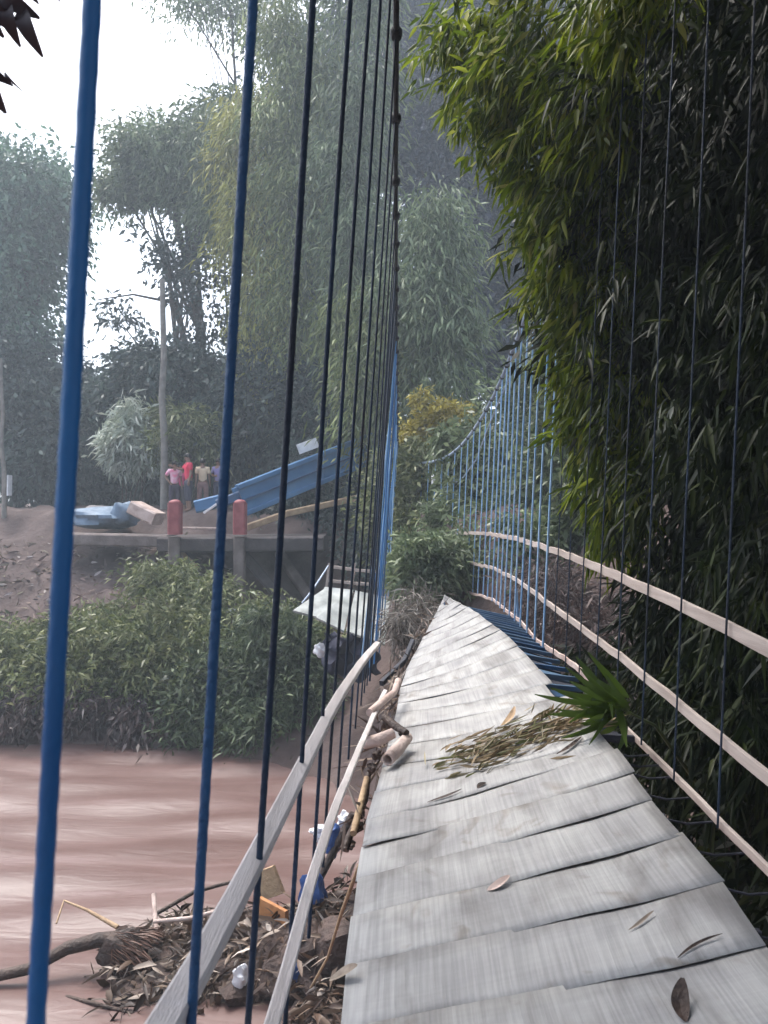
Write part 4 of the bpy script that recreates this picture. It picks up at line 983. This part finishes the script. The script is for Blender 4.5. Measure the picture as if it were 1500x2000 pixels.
# ------------------------------------------------------------------ litter on the deck
def on_deck(px, py):
    """point of the deck surface seen at this pixel"""
    best = None
    for t in np.linspace(0, 27.5, 300):
        l, r = deck_edge(t)
        for f in np.linspace(0, 1, 60):
            q = l + (r - l) * f
            X, Y_ = 750 + F * q[0] / q[1], 1000 - F * q[2] / q[1]
            d = (X - px) ** 2 + (Y_ - py) ** 2
            if best is None or d < best[0]: best = (d, q, f)
    q = Vector(best[1]); q.z += .004 - .018 * math.sin(math.pi * best[2]); return q
sc_, sd_ = [], []
c1, c2 = on_deck(880, 1490), on_deck(1130, 1395)
for _ in range(420):
    q = random.random(); c = c1.lerp(c2, q) + Vector((random.gauss(0, .10), random.gauss(0, .16), 0)); l, r = deck_edge(10); 
    c.z = -1.67 + (c.x + .05) / 1.33 * .35 - .018 * math.sin(math.pi * min(1, max(0, (c.x + .05) / 1.33))) + .006 + abs(random.gauss(0, .014)); sc_.append(tuple(c))
    a = random.gauss(.35, .5); sd_.append((math.cos(a), math.sin(a), random.gauss(0, .1) + .26))
n = len(sc_)
o = foliage('leaf_litter', [leaf_arrays(np.array(sc_), np.array(sd_), .08 + .14 * rng.random(n), .010 + .014 * rng.random(n), .05, long=True)], M_litter, None)
tag(o, 'dry bamboo leaf litter strewn across the middle of the deck', 'leaf litter', kind='stuff')
def curl_leaf(name, label, px, py, ln, w, ang, m, lift=.006):
    q = on_deck(px, py); mb = MB(); s = Vector((-math.sin(ang), math.cos(ang), 0)); vs = []; N = 12
    d = Vector((math.cos(ang), math.sin(ang), 0)); d.z = .26 * d.x; s.z = .26 * s.x
    for i in range(N + 1):
        f = i / N; ww = w * math.sin(math.pi * (.03 + .94 * f)) ** .7
        c = d * ln * (f - .5) + s * .12 * ln * math.sin(2.6 * f + px) + Vector((0, 0, .004 + lift * f * f))
        vs += [c - s * ww / 2 + Vector((0, 0, ww * .12)), c, c + s * ww / 2 + Vector((0, 0, ww * .3))]
    fs = [(i * 3 + k, i * 3 + k + 1, i * 3 + k + 4, i * 3 + k + 3) for i in range(N) for k in range(2)]
    mb.add(vs, fs); o = mb.build(name, m); o.location = q
    return tag(o, label, 'leaf', 'single fallen leaves on the deck')
M_lf = mat('withered_leaf', (.16, .12, .09), (.30, .25, .20), rough=.7, scale=30)
curl_leaf('fallen_leaf', 'pale curled leaf lying alone mid deck', 978, 1720, .10, .045, .15, M_wood_pink, .02)
curl_leaf('fallen_leaf', 'brown leaf sticking up at the bottom right of the deck', 1345, 1972, .11, .05, 1.3, M_wood_dark, .05)
curl_leaf('fallen_leaf', 'small dark leaf scrap just below the leaf litter', 943, 1532, .06, .04, .6, M_wood_dark)
curl_leaf('fallen_leaf', 'grey leaf curling over the left deck edge near the bottom', 672, 1912, .10, .05, -.2, M_lf, .03)
curl_leaf('fallen_leaf', 'thin dark sliver of leaf on the right of the deck', 1370, 1845, .17, .012, .3, M_wood_dark)
curl_leaf('fallen_leaf', 'long dark leaf left of the leaf litter', 870, 1552, .2, .022, .35, M_wood_dark)
curl_leaf('fallen_leaf', 'dark leaf pair right under the green sprig', 1110, 1455, .24, .03, .55, M_wood_dark)
curl_leaf('fallen_leaf', 'faint grey leaf in the middle of the lower deck', 1255, 1800, .12, .015, .3, M_lf)
curl_leaf('fallen_leaf', 'brown husk topping the leaf litter', 1035, 1425, .26, .06, .35, M_wood_dark, .03)
curl_leaf('fallen_leaf', 'pale straw husk inside the leaf litter', 990, 1405, .2, .05, .9, M_wood_tan, .06)

# green sprig poking over the deck edge
sp0 = at(1195, 1375, 4.65)
sp = thing('green_sprig', 'fresh green pointed leaf sprig growing over the right deck edge', 'plant', sp0)
mb = MB(); mb.tube([(.75, .5, -.7), (.35, .25, -.2), (0, 0, 0)], [.014, .010, .006], 7); mb.build('stem', M_culm, sp)
M_sprig = leaf_mat('fresh_leaf', [(0, (.022, .042, .006)), (.6, (.05, .085, .010)), (1, (.11, .14, .02))], rough=.5, trans=.3)
for k in range(30):
    a = math.radians(100 + 175 * ((k * .618) % 1)); el = random.uniform(-.45, .95); ln = random.uniform(.30, .46)
    d = Vector((math.cos(a) * math.cos(el), math.sin(a) * math.cos(el) * .6 - .15, math.sin(el))) * ln
    b0 = Vector((random.uniform(-.05, .12), random.uniform(-.05, .08), random.uniform(-.06, .05)))
    mb = MB(); big_leaf(mb, b0, b0 + d + Vector((0, 0, -.3 * ln * random.random())), random.uniform(.04, .062), random.uniform(-.02, .09)); mb.build('leaf', M_sprig, sp)

# ------------------------------------------------------------------ flood debris lodged against the bridge
def log(name, label, pts, r, m, cat='log', hollow=False, group=None, sides=12):
    pts = [Vector(p) for p in pts]; c = pts[0].copy(); root_pts = [p - c for p in pts]
    mb = MB(); n = len(pts); rr = [r * (1 + .1 * math.sin(i * 2.3)) for i in range(n)] if not hasattr(r, '__len__') else r
    mb.tube(root_pts, rr, sides, caps=not hollow); o = mb.build(name, m); o.location = c
    tag(o, label, cat, group)
    if hollow:
        md = o.modifiers.new('wall', 'SOLIDIFY'); md.thickness = .012; md.offset = -1
    return o
LG = 'bamboo and log ends jammed under the deck'
log('bamboo_stub', 'open ended pale bamboo stub jammed at the left deck edge', [at(757, 1484, 4.95), at(775, 1465, 5.1), at(796, 1440, 5.3)], .042, M_wood_pink, 'bamboo piece', True, LG)
log('log', 'brownish round log lying under the open bamboo stub', [at(712, 1452, 5.3), at(740, 1445, 5.25), at(768, 1432, 5.3)], .04, M_wood_pink, 'log', group=LG)
log('log', 'dark ended stick poking over the deck edge above the bamboo stub', [at(750, 1400, 5.5), at(775, 1420, 5.35), at(794, 1432, 5.25)], .026, M_wood_dark, 'log', group=LG)
log('log', 'stained pale branch lying along the left edge of the far deck', [at(722, 1392, 5.9), at(745, 1372, 6.2), at(770, 1352, 6.6), at(778, 1330, 7.0)], .03, M_wood_pink, 'log', group=LG)
log('log', 'broken stick angled between deck edge and left rail', [at(690, 1628, 4.3), at(702, 1580, 4.5), at(716, 1520, 4.8)], .02, M_wood_tan, 'log', group=LG)
log('log', 'dark knobbly branch hanging beside the deck edge', [at(672, 1660, 4.6), at(690, 1615, 4.7), at(712, 1560, 4.9), at(722, 1500, 5.1)], [.03, .018, .026, .015], M_wood_dark, 'log', group=LG)
for i, (px, py, Y, r) in enumerate(((752, 1412, 5.5, .03), (786, 1432, 5.35, .026), (735, 1475, 5.1, .03), (726, 1500, 5.0, .034), (700, 1615, 4.6, .03), (683, 1650, 4.8, .034), (705, 1590, 4.6, .024))):
    lab = ['dark knot of root at the deck edge beside the far sticks', 'dark round log end on the deck rim above the stub', 'dark clod under the open bamboo stub', 'dark clod left of the bamboo stub', 'dark lump hanging half way down the left deck edge', 'lowest dark lump hanging off the left deck edge', 'small dark lump on the broken stick'][i]
    lumpy('root_knot', lab, 'root', at(px, py, Y), (r, r, r * .9), M_wood_dark, 60 + i, .25, 'dark root lumps along the deck edge')
# tangle strung along the left rim of the far deck
P, D = [], []
for _ in range(260):
    t = random.uniform(9.5, 26); l, r = deck_edge(t); k = random.random()
    P.append((l[0] - .02 - .22 * k * random.random(), l[1] + random.gauss(0, .1), l[2] - .02 - .25 * random.random() + .05 * random.random())); D.append((random.gauss(.1, .5), random.gauss(.4, .6), random.gauss(-.2, .5)))
n = len(P)
o = foliage('flood_debris', [leaf_arrays(np.array(P), np.array(D), .14 + .25 * rng.random(n), .012 + .02 * rng.random(n), .1, long=True)], M_dead, None)
tag(o, 'straw and twig tangle caught along the left rim of the deck', 'debris', kind='stuff')
# heap floating on the water
def wpt(px, py, up=0.0):
    Y = (-WATER) * F / (py - 1000); p_ = at(px, py, Y); p_.z = WATER + up; return p_
heap = [(300, 1900, .20, .8), (370, 1880, .30, .8), (440, 1880, .42, .8), (520, 1880, .62, .8), (590, 1900, .8, .8), (650, 1900, .95, .8), (690, 1880, 1.1, .8), (400, 1920, .25, .6), (340, 1840, .2, .5), (640, 1990, .25, .5)]
mb = MB()
for i, (px, py, hh, r) in enumerate(heap):
    c = wpt(px, py); mb.blob((c.x, c.y, WATER - .05), (r * .75, r, hh * .8), 80 + i, 16, 10, .22)
M_muck = mat('sodden_muck', (.028, .018, .016), (.085, .056, .046), rough=.75, scale=4, bump=1.0, bscale=16, c3=(.16, .11, .09))
P, D = [], []
for _ in range(2600):
    px, py, hh, r = random.choice(heap); c = wpt(px, py); a, q = random.uniform(0, 6.283), math.sqrt(random.random())
    P.append((c.x + math.cos(a) * q * r * .85, c.y + math.sin(a) * q * r * 1.1, WATER + hh * .85 * (1 - q * q) + random.random() * .12)); D.append((random.gauss(0, 1), random.gauss(0, .6), random.gauss(-.1, .55)))
n = len(P)
hm = mb.build('flood_debris', M_muck); tag(hm, 'sodden heap of flood debris floating against the bridge', 'debris', kind='stuff')
foliage('dead_leaves', [leaf_arrays(np.array(P), np.array(D), .12 + .26 * rng.random(n), .012 + .075 * rng.random(n) ** 1.6, .3, long=True)], M_dead, hm)
rs = random.Random(5)
DG = 'branches sticking out of the debris heap'
log('driftwood_branch', 'thick dark driftwood branch reaching to the left edge over water', [wpt(-40, 1935, .12), wpt(60, 1925, .20), wpt(130, 1905, .32), wpt(190, 1895, .36), wpt(240, 1890, .34)], [.055, .065, .075, .085, .10], M_wood_dark, 'branch', group=DG)
log('driftwood_branch', 'thin twig arching over water left of the root bundle', [wpt(110, 1850, .3), wpt(125, 1822, .42), wpt(170, 1832, .36), wpt(230, 1850, .25)], [.012, .016, .02, .03], M_wood_tan, 'branch', group=DG)
log('driftwood_branch', 'straight brown stick along the top of the heap', [wpt(300, 1830, .28), wpt(380, 1800, .40), wpt(460, 1780, .42)], .025, M_wood_dark, 'branch', group=DG)
log('driftwood_branch', 'pale stick lying across the middle of the heap', [wpt(300, 1880, .5), wpt(370, 1880, .54), wpt(450, 1868, .6)], .024, M_wood_pink, 'branch', group=DG)
log('driftwood_branch', 'short pale stick standing up in the heap', [wpt(305, 1865, .3), wpt(300, 1830, .55)], .028, M_wood_pink, 'branch', group=DG)
log('driftwood_branch', 'long curved vine stalk hanging from the deck into the heap', [at(702, 1690, 5.0), at(668, 1780, 6.5), at(640, 1870, 8.0), wpt(600, 1960, .1)], .014, M_wood_tan, 'vine', group=DG)
log('driftwood_branch', 'thick brown branch slanting up towards the deck edge', [wpt(560, 1900, .4), wpt(630, 1860, 1.0), wpt(690, 1850, 1.7)], .05, M_wood_dark, 'branch', group=DG)
log('driftwood_branch', 'submerged twig trailing below the heap at bottom left', [wpt(130, 1950, .02), wpt(190, 1970, .05), wpt(260, 1985, .03)], .02, M_wood_dark, 'branch', group=DG)
# root bundle
P, D = [], []
rb = wpt(245, 1895, .25)
for _ in range(500):
    a = random.uniform(0, 6.283); P.append((rb.x - .18 + random.random() * .45, rb.y + math.cos(a) * .20, rb.z + math.sin(a) * .22)); D.append((random.gauss(.9, .3), math.cos(a) * .4, math.sin(a) * .25 - .5 * random.random()))
root_b = lumpy('root_bundle', 'shaggy brown root bundle at the end of the driftwood branch', 'root', rb, (.30, .22, .24), M_wood_dark, 91, .15)
P = np.array(P) - np.array(tuple(rb))
foliage('root_hair', [leaf_arrays(P, np.array(D), .22, .014, .25, long=True)], leaf_mat('root_fibre', [(0, (.06, .03, .02)), (1, (.18, .10, .07))], trans=0), root_b)
# boards, bags
o = bx([wpt(508, 1868, .62), wpt(560, 1900, .62)], .05, .24, 'broken_board', M_orange, None, Vector((0, 0, 0))); tag(o, 'orange brown board slab lying in the debris heap', 'board')
o = bx([wpt(500, 1815, .55), wpt(545, 1830, .75)], .05, .36, 'broken_board', M_wood_tan, None, Vector((0, 0, 0))); tag(o, 'tan sheet of board standing behind the orange one', 'board')
BG = 'plastic bags in the debris heap'
lumpy('plastic_bag', 'blue plastic bag at the foot of the debris heap', 'plastic bag', wpt(585, 1935, .30), (.19, .16, .22), M_blue_bag, 71, .25, BG)
lumpy('plastic_bag', 'upper dark blue plastic bag in the debris heap', 'plastic bag', wpt(612, 1880, .85), (.15, .14, .24), M_blue_bag, 72, .25, BG)
lumpy('plastic_bag', 'dark blue plastic bag near the top of the heap by the rod', 'plastic bag', wpt(648, 1850, 1.35), (.10, .10, .2), M_blue_bag, 76, .25, BG)
lumpy('plastic_bag', 'white crumpled plastic bag on top of the heap beside the thin rail', 'plastic bag', wpt(632, 1830, 1.35), (.16, .1, .10), M_white, 73, .3, BG)
lumpy('plastic_bag', 'white plastic scrap close under the deck edge', 'plastic bag', wpt(672, 1840, 1.55), (.08, .07, .10), M_white, 74, .3, BG)
lumpy('plastic_bag', 'smaller white plastic shred under the pale rail', 'plastic bag', wpt(470, 1960, .30), (.08, .06, .11), M_white, 75, .3, BG)
lumpy('plastic_bag', 'white shred caught in the bush under the raking struts', 'plastic bag', at(450, 1194, 21.5), (.13, .1, .08), M_white, 77, .3, 'white litter about the far bank')
lumpy('plastic_bag', 'white pointed scrap hanging beside the dark underside surface', 'plastic bag', at(624, 1270, 16), (.10, .05, .14), M_white, 78, .35, 'white litter about the far bank')
lumpy('plastic_bag', 'white rag tied to the far right hangers below the cable dip', 'rag', at(848, 938, 20.3), (.07, .06, .17), M_white, 79, .3)

# rubbish and flood-laid straw strewn over the far bank
P, D = [], []
while len(P) < 1500:
    x, y = random.uniform(-15, -4.5), random.uniform(19.5, 26); h = hz(x, y)
    if h < -4.2: continue
    P.append((x, y, h + .03 + .05 * random.random())); D.append((random.gauss(0, 1), random.gauss(0, 1), random.gauss(.25, .35)))
n = len(P)
M_bankl = leaf_mat('bank_litter', [(0, (.07, .045, .04)), (.55, (.20, .14, .125)), (.85, (.15, .13, .08)), (1, (.48, .42, .41))], rough=.8, trans=.05)
o = foliage('bank_litter', [leaf_arrays(np.array(P), np.array(D), .12 + .3 * rng.random(n), .03 + .07 * rng.random(n), .1, long=True)], M_bankl, None)
tag(o, 'flood straw and rubbish strewn over the brown far bank', 'litter', kind='stuff')
# ------------------------------------------------------------------ damp air over the river
hzv = MB(); X0, X1, Y0_, Y1_, Z0_, Z1_ = -305, 305, -205, 305, -9.2, 45
hzv.add([(x, y, z) for z in (Z0_, Z1_) for x, y in ((X0, Y0_), (X1, Y0_), (X1, Y1_), (X0, Y1_))], [(3, 2, 1, 0), (4, 5, 6, 7), (0, 1, 5, 4), (1, 2, 6, 5), (2, 3, 7, 6), (3, 0, 4, 7)])
m_h = bpy.data.materials.new('haze'); m_h.use_nodes = True; nt = m_h.node_tree
for n_ in list(nt.nodes): nt.nodes.remove(n_)
ho = nt.nodes.new('ShaderNodeOutputMaterial'); hv_ = nt.nodes.new('ShaderNodeVolumePrincipled')
hv_.inputs['Color'].default_value = (.76, .87, .96, 1); hv_.inputs['Density'].default_value = HAZE; hv_.inputs['Anisotropy'].default_value = 0.2
nt.links.new(hv_.outputs[0], ho.inputs['Volume'])
tag(hzv.build('haze', m_h, smooth=False), kind='stuff')
print('OBJECTS', len(bpy.data.objects))
